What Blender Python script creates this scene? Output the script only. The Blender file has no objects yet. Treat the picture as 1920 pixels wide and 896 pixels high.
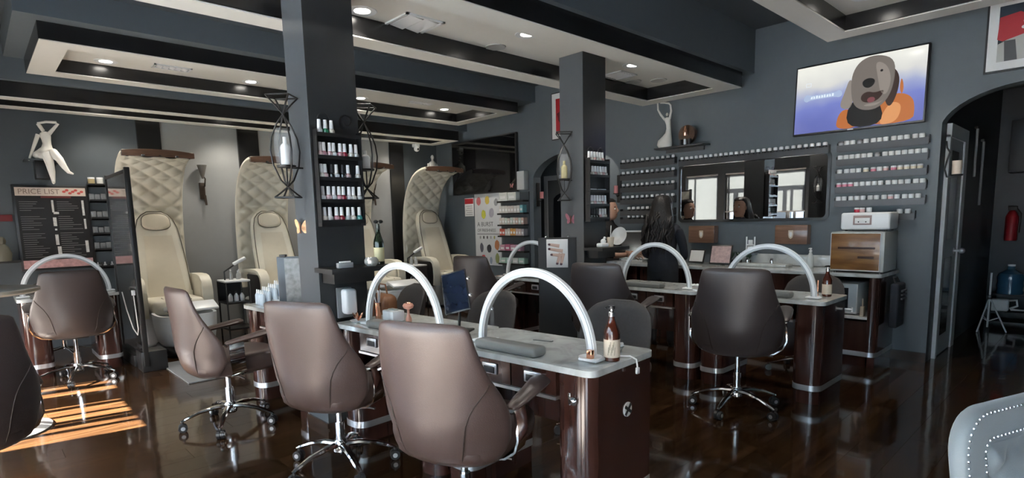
import bpy, bmesh, math, random
from mathutils import Matrix, Vector, Euler
random.seed(7)
PI = math.pi
sc = bpy.context.scene
COL = sc.collection
# ------------------------------------------------------------------ camera
CAM_YAW, CAM_PITCH, CAM_ROLL, CAM_F, CAM_PY, CAM_H = 0.815292, 0.127713, -0.0230036, 1072.773, 550.693, 1.4
cd = bpy.data.cameras.new('camera'); cam = bpy.data.objects.new('camera', cd); COL.objects.link(cam)
cy, sy, cp, sp = math.cos(CAM_YAW), math.sin(CAM_YAW), math.cos(CAM_PITCH), math.sin(CAM_PITCH)
fw = Vector((cp*cy, cp*sy, -sp)); rt = Vector((sy, -cy, 0)); up = rt.cross(fw)
cr, sr = math.cos(CAM_ROLL), math.sin(CAM_ROLL)
r2 = cr*rt + sr*up; u2 = -sr*rt + cr*up
m3 = Matrix((r2, u2, -fw)).transposed()
cam.matrix_world = Matrix.Translation((0, 0, CAM_H)) @ m3.to_4x4()
cd.sensor_width = 36; cd.lens = CAM_F/1920*36; cd.shift_y = (CAM_PY-448)/1920; cd.clip_start = .02
sc.camera = cam
# ------------------------------------------------------------------ world, sun, exposure
w = bpy.data.worlds.new('daylight'); sc.world = w; w.use_nodes = True
wn = w.node_tree.nodes; wl = w.node_tree.links
bg = wn['Background']; sky = wn.new('ShaderNodeTexSky'); sky.sky_type = 'NISHITA'; sky.sun_disc = False
sky.sun_elevation = math.radians(36); sky.sun_rotation = math.radians(-100); sky.air_density = 1; sky.dust_density = 2.5
wl.new(sky.outputs[0], bg.inputs[0]); bg.inputs[1].default_value = 2.6
sd = bpy.data.lights.new('sun', 'SUN'); sd.energy = 185; sd.angle = .009; sd.color = (1, .91, .78)
so = bpy.data.objects.new('sun', sd); COL.objects.link(so)
so.rotation_euler = Vector((.98, -.17, -.70)).to_track_quat('-Z', 'Y').to_euler()
vs = sc.view_settings; vs.view_transform = 'Standard'; vs.look = 'None'; vs.gamma = 1; vs.exposure = 0.52; vs.use_curve_mapping = False
# ------------------------------------------------------------------ materials
MATS = {}
def mat(name, col, rough=.5, metal=0, var=.06, vs_=14, bump=0., bs=120, emit=0, ecol=None, trans=0, spec=.5, coat=0, alpha=1):
    if name in MATS: return MATS[name]
    m = bpy.data.materials.new(name); m.use_nodes = True; n = m.node_tree.nodes; l = m.node_tree.links
    b = n['Principled BSDF']
    tc = n.new('ShaderNodeTexCoord'); nz = n.new('ShaderNodeTexNoise'); nz.inputs['Scale'].default_value = vs_; nz.inputs['Detail'].default_value = 4
    l.new(tc.outputs['Object'], nz.inputs['Vector'])
    rp = n.new('ShaderNodeMapRange'); rp.inputs['To Min'].default_value = 1-var; rp.inputs['To Max'].default_value = 1+var
    l.new(nz.outputs['Fac'], rp.inputs['Value'])
    mx = n.new('ShaderNodeVectorMath'); mx.operation = 'SCALE'; mx.inputs[0].default_value = col[:3]
    l.new(rp.outputs[0], mx.inputs['Scale']); l.new(mx.outputs[0], b.inputs['Base Color'])
    b.inputs['Roughness'].default_value = rough; b.inputs['Metallic'].default_value = metal
    b.inputs['Specular IOR Level'].default_value = spec; b.inputs['Coat Weight'].default_value = coat; b.inputs['Coat Roughness'].default_value = .08
    b.inputs['Transmission Weight'].default_value = trans; b.inputs['Alpha'].default_value = alpha
    if bump:
        bz = n.new('ShaderNodeTexNoise'); bz.inputs['Scale'].default_value = bs; bz.inputs['Detail'].default_value = 3
        l.new(tc.outputs['Object'], bz.inputs['Vector'])
        bp = n.new('ShaderNodeBump'); bp.inputs['Strength'].default_value = bump; bp.inputs['Distance'].default_value = .01
        l.new(bz.outputs['Fac'], bp.inputs['Height']); l.new(bp.outputs[0], b.inputs['Normal'])
    if emit:
        b.inputs['Emission Color'].default_value = (ecol or col)[:3]+(1,); b.inputs['Emission Strength'].default_value = emit
    MATS[name] = m; return m
def wood(name, c1, c2, rough=.2, scale=3, axis='Z', coat=.4, stretch=14):
    if name in MATS: return MATS[name]
    m = mat(name, c1, rough, coat=coat); n = m.node_tree.nodes; l = m.node_tree.links; b = n['Principled BSDF']
    tc = n.new('ShaderNodeTexCoord'); mp = n.new('ShaderNodeMapping'); s = [scale*stretch]*3; s['XYZ'.index(axis)] = scale
    mp.inputs['Scale'].default_value = s; l.new(tc.outputs['Object'], mp.inputs['Vector'])
    nz = n.new('ShaderNodeTexNoise'); nz.inputs['Scale'].default_value = 1; nz.inputs['Detail'].default_value = 6; nz.inputs['Distortion'].default_value = .6
    l.new(mp.outputs[0], nz.inputs['Vector'])
    cr_ = n.new('ShaderNodeValToRGB'); cr_.color_ramp.elements[0].color = c1+(1,); cr_.color_ramp.elements[1].color = c2+(1,)
    cr_.color_ramp.elements[0].position = .35; cr_.color_ramp.elements[1].position = .7
    l.new(nz.outputs['Fac'], cr_.inputs[0]); l.new(cr_.outputs[0], b.inputs['Base Color'])
    return m
def marble(name):
    if name in MATS: return MATS[name]
    m = mat(name, (.62, .63, .63), .12, coat=.3); n = m.node_tree.nodes; l = m.node_tree.links; b = n['Principled BSDF']
    tc = n.new('ShaderNodeTexCoord'); nz = n.new('ShaderNodeTexNoise'); nz.inputs['Scale'].default_value = 5; nz.inputs['Detail'].default_value = 8; nz.inputs['Distortion'].default_value = 1.6
    l.new(tc.outputs['Object'], nz.inputs['Vector'])
    cr_ = n.new('ShaderNodeValToRGB'); e = cr_.color_ramp.elements; e[0].color = (.40, .415, .41, 1); e[0].position = .32; e[1].color = (.56, .58, .57, 1); e[1].position = .58
    l.new(nz.outputs['Fac'], cr_.inputs[0]); l.new(cr_.outputs[0], b.inputs['Base Color']); return m
def glass(name, col=(.9, .93, .95), rough=.02):
    return mat(name, col, rough, trans=1, var=.01)
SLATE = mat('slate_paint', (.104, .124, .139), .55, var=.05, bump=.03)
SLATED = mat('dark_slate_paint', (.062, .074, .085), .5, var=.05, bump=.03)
GREYP = mat('light_grey_paint', (.29, .295, .295), .6, var=.04, bump=.03)
WHITEC = mat('ceiling_white', (.70, .69, .64), .6, var=.03)
BLACKF = mat('black_gloss_trim', (.012, .012, .013), .25, var=.1)
BLACKM = mat('black_metal', (.012, .012, .013), .4, var=.1)
BLACKPL = mat('black_plastic', (.018, .018, .02), .35, var=.1)
COLGREY = mat('column_grey_gloss', (.075, .083, .092), .3, var=.05)
COLDARK = mat('column_charcoal_gloss', (.030, .032, .034), .25, var=.06)
CHROME = mat('chrome', (.86, .87, .88), .08, 1, var=.02)
STEEL = mat('brushed_steel', (.74, .75, .77), .32, .85, var=.05)
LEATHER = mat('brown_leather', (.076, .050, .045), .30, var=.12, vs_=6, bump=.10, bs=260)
LEATHER_SHADED = mat('brown_leather_shaded', (.044, .034, .033), .32, var=.12, vs_=6, bump=.10, bs=260)  # same brown leather, shade put into the colour for chairs in less light
SEAM = mat('stitched_seam', (.03, .018, .014), .6)
FABRICG = mat('grey_woven_fabric', (.062, .057, .055), .85, var=.2, vs_=60, bump=.2, bs=300)
CREAM = mat('cream_leather', (.72, .68, .57), .42, var=.05, bump=.05, bs=200)
CREAMD = mat('cream_leather_centre_panel', (.64, .585, .47), .45, var=.05, bump=.05, bs=200)
PIPING = mat('dark_piping', (.10, .085, .06), .5)
WALNUT = wood('walnut_trim', (.06, .032, .02), (.10, .055, .035), .3, 3, 'X')
ESPRESSO = wood('mahogany_gloss', (.034, .013, .010), (.058, .023, .018), .14, .8, 'Z')
MARBLE = marble('white_marble')
WHITEP = mat('white_plastic', (.80, .81, .82), .3, var=.03)
WHITEM = mat('white_painted_metal', (.72, .74, .75), .35, var=.03)
STATUE = mat('white_resin', (.78, .76, .71), .45, var=.05, bump=.08, bs=40)
LED = mat('led_diffuser', (.74, .77, .79), .4, var=.02, emit=.04, ecol=(.92, .96, 1))
LAMPGREY = mat('lamp_silver_side', (.42, .44, .46), .35, .3)
PADGREY = mat('grey_vinyl', (.17, .18, .18), .4, var=.08)
MIRROR = mat('mirror_silver', (.9, .9, .9), .01, 1, var=.0)
GLASS = mat('clear_glass', (.8, .84, .86), .03, alpha=.06, var=.01)
DOWN = mat('downlight_diffuser', (1, .97, .9), .5, emit=22, ecol=(1, .95, .86))
BROWNG = mat('amber_brown_glass', (.07, .016, .008), .08, var=.1, coat=.6)
KRAFT = mat('beige_paper_label', (.62, .53, .42), .7, var=.1, vs_=40)
COPPER = mat('rose_gold', (.85, .45, .30), .2, 1)
RED = mat('red_paint', (.42, .02, .03), .4)
PAPER = mat('white_paper', (.78, .78, .77), .6)
# ------------------------------------------------------------------ mesh helpers
class MB:
    def __init__(s): s.v = []; s.f = []; s.mi = []; s.cm = 0
    def m(s, i): s.cm = i; return s
    def add(s, vs, fs):
        o = len(s.v); s.v += [tuple(p) for p in vs]
        for f in fs: s.f.append(tuple(i+o for i in f)); s.mi.append(s.cm)
        return s
    def box(s, x0, x1, y0, y1, z0, z1):
        return s.add([(x0,y0,z0),(x1,y0,z0),(x1,y1,z0),(x0,y1,z0),(x0,y0,z1),(x1,y0,z1),(x1,y1,z1),(x0,y1,z1)],
                     [(0,3,2,1),(4,5,6,7),(0,1,5,4),(1,2,6,5),(2,3,7,6),(3,0,4,7)])
    def cb(s, c, d): return s.box(c[0]-d[0]/2, c[0]+d[0]/2, c[1]-d[1]/2, c[1]+d[1]/2, c[2]-d[2]/2, c[2]+d[2]/2)
    def rb(s, c, d, r=.01, seg=2, M=None):
        bm = bmesh.new(); bmesh.ops.create_cube(bm, size=1)
        for v in bm.verts: v.co = Vector((v.co.x*d[0], v.co.y*d[1], v.co.z*d[2]))
        bmesh.ops.bevel(bm, geom=bm.edges[:], offset=min(r, min(d)*.49), segments=seg, affect='EDGES', profile=.5)
        bm.verts.ensure_lookup_table()
        T = Matrix.Translation(c) @ (M.to_4x4() if M else Matrix())
        s.add([T @ v.co for v in bm.verts], [[v.index for v in f.verts] for f in bm.faces]); bm.free(); return s
    def rprism(s, x0, x1, y0, y1, z0, z1, r, n=5, corners=(1,1,1,1)):
        pts = []
        for k, (cx, cy_, a0) in enumerate(((x1, y1, 0), (x0, y1, 90), (x0, y0, 180), (x1, y0, 270))):
            rr = r if corners[k] else .002
            px = cx - rr if cx == x1 else cx + rr; py = cy_ - rr if cy_ == y1 else cy_ + rr
            for i in range(n+1):
                a = math.radians(a0+90*i/n); pts.append((px+rr*math.cos(a), py+rr*math.sin(a)))
        return s.prism(pts, z0, z1)
    def prism(s, pts, z0, z1):
        n = len(pts)
        return s.add([(x, y, z0) for x, y in pts]+[(x, y, z1) for x, y in pts],
                     [tuple(range(n-1, -1, -1)), tuple(range(n, 2*n))]+[(i, (i+1) % n, n+(i+1) % n, n+i) for i in range(n)])
    def cyl(s, p0, p1, r0, r1=None, n=14, cap=True):
        return s.tube([p0, p1], [r0, r0 if r1 is None else r1], n, cap)
    def tube(s, pts, r, n=8, cap=True, closed=False, flat=None, upv=None):
        P = [Vector(p) for p in pts]; R = r if isinstance(r, (list, tuple)) else [r]*len(P); k = len(P); vs_ = []
        prev = None
        for i, p in enumerate(P):
            t = (P[(i+1) % k]-P[i-1]) if closed else (P[min(i+1, k-1)]-P[max(i-1, 0)])
            t.normalize()
            if upv is not None: a = Vector(upv)
            elif prev is not None: a = prev
            else: a = Vector((0, 0, 1)) if abs(t.z) < .9 else Vector((1, 0, 0))
            x = (a - t*a.dot(t)).normalized(); y = t.cross(x); prev = x
            fx, fy = flat if flat else (1, 1)
            for j in range(n):
                q = 2*PI*j/n
                vs_.append(p + (x*math.cos(q)*fx + y*math.sin(q)*fy)*R[i])
        fs = []
        for i in range(k if closed else k-1):
            for j in range(n):
                a, b = i*n+j, i*n+(j+1) % n; c, d = ((i+1) % k)*n+(j+1) % n, ((i+1) % k)*n+j
                fs.append((a, b, c, d))
        if cap and not closed: fs += [tuple(range(n-1, -1, -1)), tuple(range((k-1)*n, k*n))]
        return s.add(vs_, fs)
    def band(s, pts, wv, w_, t):
        # flat strip along pts, width w_ along vector wv, thickness t
        P = [Vector(p) for p in pts]; W = Vector(wv).normalized()*w_/2; vs_ = []
        for i, p in enumerate(P):
            tg = (P[min(i+1, len(P)-1)]-P[max(i-1, 0)]).normalized(); nn = tg.cross(Vector(wv).normalized()).normalized()*t/2
            vs_ += [p-W-nn, p+W-nn, p+W+nn, p-W+nn]
        fs = [(3, 2, 1, 0), tuple(range(len(vs_)-4, len(vs_)))]
        for i in range(len(P)-1):
            for j in range(4): fs.append((i*4+j, i*4+(j+1) % 4, (i+1)*4+(j+1) % 4, (i+1)*4+j))
        return s.add(vs_, fs)
    def lathe(s, prof, c=(0, 0, 0), n=18):
        vs_ = []; k = len(prof)
        for r_, z in prof:
            for j in range(n):
                q = 2*PI*j/n; vs_.append((c[0]+r_*math.cos(q), c[1]+r_*math.sin(q), c[2]+z))
        fs = [(i*n+j, i*n+(j+1) % n, (i+1)*n+(j+1) % n, (i+1)*n+j) for i in range(k-1) for j in range(n)]
        fs += [tuple(range(n-1, -1, -1)), tuple(range((k-1)*n, k*n))]
        return s.add(vs_, fs)
    def grid(s, fn, nu, nv):
        vs_ = [fn(i/nu, j/nv) for i in range(nu+1) for j in range(nv+1)]
        return s.add(vs_, [(i*(nv+1)+j, (i+1)*(nv+1)+j, (i+1)*(nv+1)+j+1, i*(nv+1)+j+1) for i in range(nu) for j in range(nv)])
    def rings(s, rings):
        n = len(rings[0]); k = len(rings); vs_ = [p for r_ in rings for p in r_]
        fs = [(i*n+j, i*n+(j+1) % n, (i+1)*n+(j+1) % n, (i+1)*n+j) for i in range(k-1) for j in range(n)]
        fs += [tuple(range(n-1, -1, -1)), tuple(range((k-1)*n, k*n))]
        return s.add(vs_, fs)
    def ball(s, c, r, n=10, k=7):
        rx, ry, rz = r if isinstance(r, (list, tuple)) else (r, r, r)
        rg = []
        for i in range(k+1):
            t = PI*(.03+.94*i/k); rg.append([(c[0]+rx*math.sin(t)*math.cos(2*PI*j/n), c[1]+ry*math.sin(t)*math.sin(2*PI*j/n), c[2]-rz*math.cos(t)) for j in range(n)])
        return s.rings(rg)
    def tf(s, M): s.v = [tuple(M @ Vector(p)) for p in s.v]; return s
    def build(s, name, mats, parent=None, smooth=True, loc=None, rotz=0, angle=35):
        me = bpy.data.meshes.new(name); me.from_pydata(s.v, [], s.f)
        for m_ in (mats if isinstance(mats, (list, tuple)) else [mats]): me.materials.append(m_)
        if max(s.mi, default=0): me.polygons.foreach_set('material_index', s.mi)
        bm = bmesh.new(); bm.from_mesh(me); bmesh.ops.recalc_face_normals(bm, faces=bm.faces); bm.to_mesh(me); bm.free()
        if smooth: me.shade_smooth(); me.set_sharp_from_angle(angle=math.radians(angle))
        o = bpy.data.objects.new(name, me); COL.objects.link(o)
        if loc is not None: o.location = loc
        o.rotation_euler.z = rotz
        if parent: o.parent = parent
        return o
def tag(o, label, cat, group=None):
    o['label'] = label; o['category'] = cat
    if group: o['group'] = group
    return o
def thing(name, label, cat, loc=(0, 0, 0), rotz=0, group=None):
    o = bpy.data.objects.new(name, None); COL.objects.link(o); o.location = loc; o.rotation_euler = (0, 0, rotz); o.empty_display_size = .1
    return tag(o, label, cat, group)
def struct(o): o['kind'] = 'structure'; return o
def dup(root, loc, rotz, label=None, group=None):
    r = root.copy(); COL.objects.link(r); r.location = loc; r.rotation_euler = (0, 0, rotz)
    if label: r['label'] = label
    if group: r['group'] = group
    for ch in list(root.children):
        c = ch.copy(); COL.objects.link(c); c.parent = r
        for g in list(ch.children):
            d = g.copy(); COL.objects.link(d); d.parent = c
    return r
def text_part(name, body, size, material, parent, M, ext=.0008, align='LEFT'):
    cu = bpy.data.curves.new(name, 'FONT'); cu.body = body; cu.size = size; cu.extrude = ext; cu.align_x = align; cu.resolution_u = 3
    t = bpy.data.objects.new('tmp', cu); COL.objects.link(t)
    me = bpy.data.meshes.new_from_object(t.evaluated_get(bpy.context.evaluated_depsgraph_get()))
    bpy.data.objects.remove(t); me.materials.clear(); me.materials.append(material); me.transform(M); me.name = name
    # every letter is a piece of its own
    nv = len(me.vertices); pa = list(range(nv))
    def find(i):
        while pa[i] != i: pa[i] = pa[pa[i]]; i = pa[i]
        return i
    for e in me.edges: pa[find(e.vertices[0])] = find(e.vertices[1])
    isl = {}
    for p in me.polygons: isl.setdefault(find(p.vertices[0]), []).append(list(p.vertices))
    for fs in isl.values():
        ids = sorted({i for f in fs for i in f}); mp = {i: k for k, i in enumerate(ids)}
        b = MB(); b.add([me.vertices[i].co for i in ids], [[mp[i] for i in f] for f in fs]); b.build(name, material, parent, smooth=False)
    bpy.data.meshes.remove(me)
ORDW = 'first second third fourth fifth sixth seventh eighth ninth tenth eleventh twelfth thirteenth fourteenth fifteenth sixteenth seventeenth eighteenth nineteenth twentieth'.split()
def nth(i): return ORDW[i] if i < 20 else 'twenty-'+ORDW[i-20]
XWALL = Matrix(((0, 0, -1, 0), (-1, 0, 0, 0), (0, 1, 0, 0), (0, 0, 0, 1)))   # text plane on a wall that faces -X
YWALL = Matrix(((1, 0, 0, 0), (0, 0, -1, 0), (0, 1, 0, 0), (0, 0, 0, 1)))    # text plane on a wall that faces -Y
T3 = Matrix.Translation
def lerp(tab, v):
    for (a, x), (b, y) in zip(tab, tab[1:]):
        if v <= b: return x+(y-x)*(v-a)/(b-a)
    return tab[-1][1]
# ================================================================== STRUCTURE
XW, YW, XL, YF, ZC = 6.34, 8.65, -1.2, -2.2, 3.36
def floor_mat():
    m = bpy.data.materials.new('dark_walnut_plank_gloss'); m.use_nodes = True; n = m.node_tree.nodes; l = m.node_tree.links; b = n['Principled BSDF']
    ge = n.new('ShaderNodeNewGeometry'); oi = n.new('ShaderNodeObjectInfo')
    ad = n.new('ShaderNodeVectorMath'); ad.operation = 'MULTIPLY_ADD'; ad.inputs[1].default_value = (1.6, 18, 1)
    cb = n.new('ShaderNodeCombineXYZ'); mu = n.new('ShaderNodeMath'); mu.operation = 'MULTIPLY'; mu.inputs[1].default_value = 40
    l.new(oi.outputs['Random'], mu.inputs[0]); l.new(mu.outputs[0], cb.inputs[0]); l.new(mu.outputs[0], cb.inputs[2])
    l.new(ge.outputs['Position'], ad.inputs[0]); l.new(cb.outputs[0], ad.inputs[2])
    nz = n.new('ShaderNodeTexNoise'); nz.inputs['Scale'].default_value = 1.3; nz.inputs['Detail'].default_value = 7; nz.inputs['Distortion'].default_value = .8
    l.new(ad.outputs[0], nz.inputs['Vector'])
    rp = n.new('ShaderNodeValToRGB'); e = rp.color_ramp.elements; e[0].color = (.012, .0058, .0030, 1); e[0].position = .3; e[1].color = (.060, .030, .013, 1); e[1].position = .75
    l.new(nz.outputs['Fac'], rp.inputs[0])
    mr = n.new('ShaderNodeMapRange'); mr.inputs['To Min'].default_value = .65; mr.inputs['To Max'].default_value = 1.15; l.new(oi.outputs['Random'], mr.inputs['Value'])
    sc_ = n.new('ShaderNodeVectorMath'); sc_.operation = 'SCALE'; l.new(rp.outputs[0], sc_.inputs[0]); l.new(mr.outputs[0], sc_.inputs['Scale'])
    l.new(sc_.outputs[0], b.inputs['Base Color'])
    b.inputs['Roughness'].default_value = .10; b.inputs['Coat Weight'].default_value = .25; b.inputs['Coat Roughness'].default_value = .04
    bz = n.new('ShaderNodeTexNoise'); bz.inputs['Scale'].default_value = 3.2; bz.inputs['Detail'].default_value = 2; l.new(ge.outputs['Position'], bz.inputs['Vector'])
    bp = n.new('ShaderNodeBump'); bp.inputs['Strength'].default_value = .10; bp.inputs['Distance'].default_value = .02; l.new(bz.outputs['Fac'], bp.inputs['Height'])
    l.new(bp.outputs[0], b.inputs['Normal']); l.new(bp.outputs[0], b.inputs['Coat Normal'])
    return m
FLOORM = floor_mat()
floor = struct(MB().box(XL-.2, 9.8, YF-.2, YW+.2, -.12, -.006).build('floor', mat('floor_underlay', (.01, .006, .004), .6), smooth=False))
pm = MB().box(0, 1, .0008, .1992, -.006, 0).build('plank', FLOORM, floor, smooth=False).data
bpy.data.objects.remove(bpy.data.objects['plank'])
def plank_row(y, xa, xb, off, L=1.52):
    x = xa
    nx = xa + off
    while x < xb-.02:
        e = min(nx, xb)
        if e-x > .05:
            o = bpy.data.objects.new('plank', pm); COL.objects.link(o); o.parent = floor; o.location = (x+.0008, y, 0); o.scale = (e-x-.0016, 1, 1)
        x = e; nx = e+L
for i in range(55): plank_row(YF+i*.2, XL, XW, (.55, 1.31, .9, 1.5, .75)[i % 5])
for i in range(7): plank_row(YF+(10+i)*.2, XW, 9.7, (.7, 1.4, 1.05)[i % 3])

# ---- walls
def arch_z(y, y0, y1, zs, zt):
    t = (y-(y0+y1)/2)/((y1-y0)/2); return zs+(zt-zs)*math.sqrt(max(0, 1-t*t*.96))
wr = MB()
A1, A2 = (-.05, 1.15, 2.10, 2.43), (4.62, 6.20, 1.96, 2.36)
wr.box(XW, XW+.16, YF, A1[0], 0, ZC); wr.box(XW, XW+.16, A1[1], A2[0], 0, ZC); wr.box(XW, XW+.16, A2[1], YW+.15, 0, ZC)
for (y0, y1, zs, zt) in (A1, A2):
    ys = [y0+(y1-y0)*(1-math.cos(PI*i/20))/2 for i in range(21)]
    zz = [arch_z(y, y0, y1, zs, zt) for y in ys]
    pts = [(y, z) for y, z in zip(ys, zz)]
    n = len(pts)
    vs_ = [(XW, y, z) for y, z in pts]+[(XW+.16, y, z) for y, z in pts]+[(XW, y, ZC) for y, z in pts]+[(XW+.16, y, ZC) for y, z in pts]
    fs = []
    for i in range(n-1):
        fs += [(i, i+1, 2*n+i+1, 2*n+i), (n+i+1, n+i, 3*n+i, 3*n+i+1), (i+1, i, n+i, n+i+1)]
    wr.add(vs_, fs)
wall_right = struct(wr.build('wall_right', SLATE, angle=25))
# window wall behind the camera
WIN = [(7.05, 7.95, .28, 1.0), (6.30, 6.88, .05, 1.5), (4.95, 6.05, .28, 1.47), (3.3, 4.5, .28, .85), (1.6, 2.9, .28, .85), (0, 1.3, .28, .85), (-1.8, -.4, .28, .85)]
wm = MB(); last = YW+.15
for (a, b, z0, zs) in WIN:
    wm.box(XL-.15, XL, b, last, 0, ZC); wm.box(XL-.15, XL, a, b, 0, z0); wm.box(XL-.15, XL, a, b, 2.45, ZC); last = a
wm.box(XL-.15, XL, YF-.15, last, 0, ZC)
wall_left = struct(wm.build('wall_left', SLATE, smooth=False))
SHADE = bpy.data.materials.new('roller_shade_fabric'); SHADE.use_nodes = True
_n = SHADE.node_tree.nodes; _l = SHADE.node_tree.links; _n.remove(_n['Principled BSDF'])
_d = _n.new('ShaderNodeBsdfDiffuse'); _t = _n.new('ShaderNodeBsdfTranslucent'); _m = _n.new('ShaderNodeMixShader'); _nz = _n.new('ShaderNodeTexNoise'); _nz.inputs['Scale'].default_value = 60
_mr = _n.new('ShaderNodeMapRange'); _mr.inputs['To Min'].default_value = .6; _mr.inputs['To Max'].default_value = .68; _l.new(_nz.outputs[0], _mr.inputs[0])
_d.inputs[0].default_value = (.45, .46, .46, 1); _t.inputs[0].default_value = (.38, .45, .52, 1); _m.inputs[0].default_value = .6
_l.new(_mr.outputs[0], _m.inputs[0]); _l.new(_d.outputs[0], _m.inputs[1]); _l.new(_t.outputs[0], _m.inputs[2]); _l.new(_m.outputs[0], _n['Material Output'].inputs[0])
SHADEG = SHADE.copy(); SHADEG.name = 'grey_roller_shade_fabric'
for _q in SHADEG.node_tree.nodes:
    if _q.type in ('BSDF_DIFFUSE', 'BSDF_TRANSLUCENT'): _q.inputs[0].default_value = (.15, .16, .165, 1)
for k, (a, b, z0, zs) in enumerate(WIN):
    fr = MB(); xm = XL-.09
    for (y0, y1, q0, q1) in ((a, a+.05, z0, 2.45), (b-.05, b, z0, 2.45), (a, b, z0, z0+.05), (a, b, 2.40, 2.45), ((a+b)/2+.18, (a+b)/2+.22, z0, 2.45)):
        fr.box(xm-.03, xm+.03, y0, y1, q0, q1)
    wo = struct(fr.build('window_%d' % (k+1), BLACKM, smooth=False))
    sh = MB(); sh.box(XL-.035, XL-.031, a+.02, b-.02, zs, 2.42); sh.build('roller_shade', SHADEG if k < 3 else SHADE, wo, smooth=False)
    MB().cyl((XL-.033, a+.02, 2.42), (XL-.033, b-.02, 2.42), .022).build('shade_roller', WHITEM, wo)
    MB().box(XL-.042, XL-.024, a+.02, b-.02, zs-.025, zs).build('shade_hem_bar', WHITEM, wo, smooth=False)
    pl = bpy.data.lights.new('window_daylight_portal', 'AREA'); pl.shape = 'RECTANGLE'; pl.size = (b-a); pl.size_y = 2.45-z0; pl.cycles.is_portal = True
    po = bpy.data.objects.new('window_daylight_portal', pl); COL.objects.link(po); po.location = (XL-.14, (a+b)/2, (2.45+z0)/2)
    po.rotation_euler = Euler((PI/2, 0, -PI/2))
struct(MB().box(XL-.15, XW+.16, YF-.15, YF, 0, ZC).build('wall_front', SLATE, smooth=False))
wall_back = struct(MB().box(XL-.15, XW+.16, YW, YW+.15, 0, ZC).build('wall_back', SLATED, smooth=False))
PIL = [(1.68, 1.94), (2.89, 3.17), (4.12, 4.40), (5.34, 5.60)]
for a, b in zip(PIL, PIL[1:]): MB().box(a[1], b[0], YW-.012, YW, 0, 2.9).build('wall_panel', GREYP, wall_back, smooth=False)
for a, b in PIL: MB().box(a, b, YW-.05, YW, 0, 2.9).build('pilaster', BLACKF, wall_back, smooth=False)
struct(MB().box(XW-.014, XW, 1.15, 4.62, 0, .09).build('baseboard_right', wood('dark_base', (.03, .016, .01), (.05, .028, .018), .25, 2, 'Y'), smooth=False))
struct(MB().box(XW-.014, XW, 6.2, YW, 0, .09).build('baseboard_corner', MATS['dark_base'], smooth=False))
# corridor behind the near arch
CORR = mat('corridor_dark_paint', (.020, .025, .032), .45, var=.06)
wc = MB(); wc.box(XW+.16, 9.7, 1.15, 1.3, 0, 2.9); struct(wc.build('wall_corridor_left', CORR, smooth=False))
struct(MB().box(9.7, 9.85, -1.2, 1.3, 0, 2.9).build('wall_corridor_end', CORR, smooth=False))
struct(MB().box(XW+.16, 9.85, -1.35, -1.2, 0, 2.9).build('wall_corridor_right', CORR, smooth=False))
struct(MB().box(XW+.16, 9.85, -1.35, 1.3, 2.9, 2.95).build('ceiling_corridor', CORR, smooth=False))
DOORW = mat('door_pale_grey_paint', (.42, .44, .45), .4, var=.04)
DGLASS = mat('door_dark_glass', (.02, .024, .03), .1)
d1 = struct(MB().box(6.62, 7.24, 1.125, 1.149, .01, 2.06).build('door_1', DOORW, smooth=False))
MB().box(6.56, 6.62, 1.118, 1.15, 0, 2.08).build('door_casing', mat('casing_white', (.62, .64, .65), .4), d1, smooth=False)
MB().box(7.24, 7.40, 1.112, 1.15, 0, 2.08).build('door_casing', MATS['casing_white'], d1, smooth=False)
MB().box(6.56, 7.40, 1.112, 1.15, 2.06, 2.18).build('door_casing', MATS['casing_white'], d1, smooth=False)
for z0, z1 in ((.2, .95), (1.12, 1.95)): MB().box(6.72, 7.02, 1.122, 1.126, z0, z1).build('door_panel', DGLASS, d1, smooth=False)
h = MB(); h.cyl((7.12, 1.125, 1.0), (7.12, 1.07, 1.0), .012); h.ball((7.12, 1.06, 1.0), .028); h.cyl((7.12, 1.125, 1.0), (7.12, 1.118, 1.0), .03); h.build('door_knob', STEEL, d1)
# small lobby behind the far arch
lb = MB(); lb.box(7.30, 7.42, 4.2, 7.2, 0, 2.75); lb.box(XW+.16, 7.42, 4.1, 4.22, 0, 2.75); lb.box(XW+.16, 7.42, 7.1, 7.2, 0, 2.75); lb.box(XW+.16, 7.42, 4.1, 7.2, 2.75, 2.8)
struct(lb.build('wall_lobby', SLATE, smooth=False))
struct(MB().box(XW+.1, 7.5, 4.1, 7.2, -.05, -.001).build('floor_lobby', FLOORM, smooth=False))
d2 = struct(MB().box(7.26, 7.30, 5.72, 6.76, .01, 2.05).build('door_2', mat('lobby_door_grey', (.16, .165, .17), .45), smooth=False))
for a, b in ((6.76, 6.84), (5.64, 5.72)): MB().box(7.25, 7.30, a, b, 0, 2.05).build('door_casing', MATS['casing_white'], d2, smooth=False)
MB().box(7.25, 7.30, 5.64, 6.84, 2.05, 2.13).build('door_casing', MATS['casing_white'], d2, smooth=False)
ar = MB(); ys = [5.9+.72*i/12 for i in range(13)]
pts = [(y, arch_z(y, 5.9, 6.62, 1.72, 1.85)) for y in ys]+[(6.62, .3), (5.9, .3)]
ar.prism([(p[0], p[1]) for p in pts], 0, .01); ar.tf(Matrix(((0, 0, -1, 7.262), (1, 0, 0, 0), (0, 1, 0, 0), (0, 0, 0, 1)))); ar.build('arched_door_panel', DGLASS, d2, smooth=False)
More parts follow.
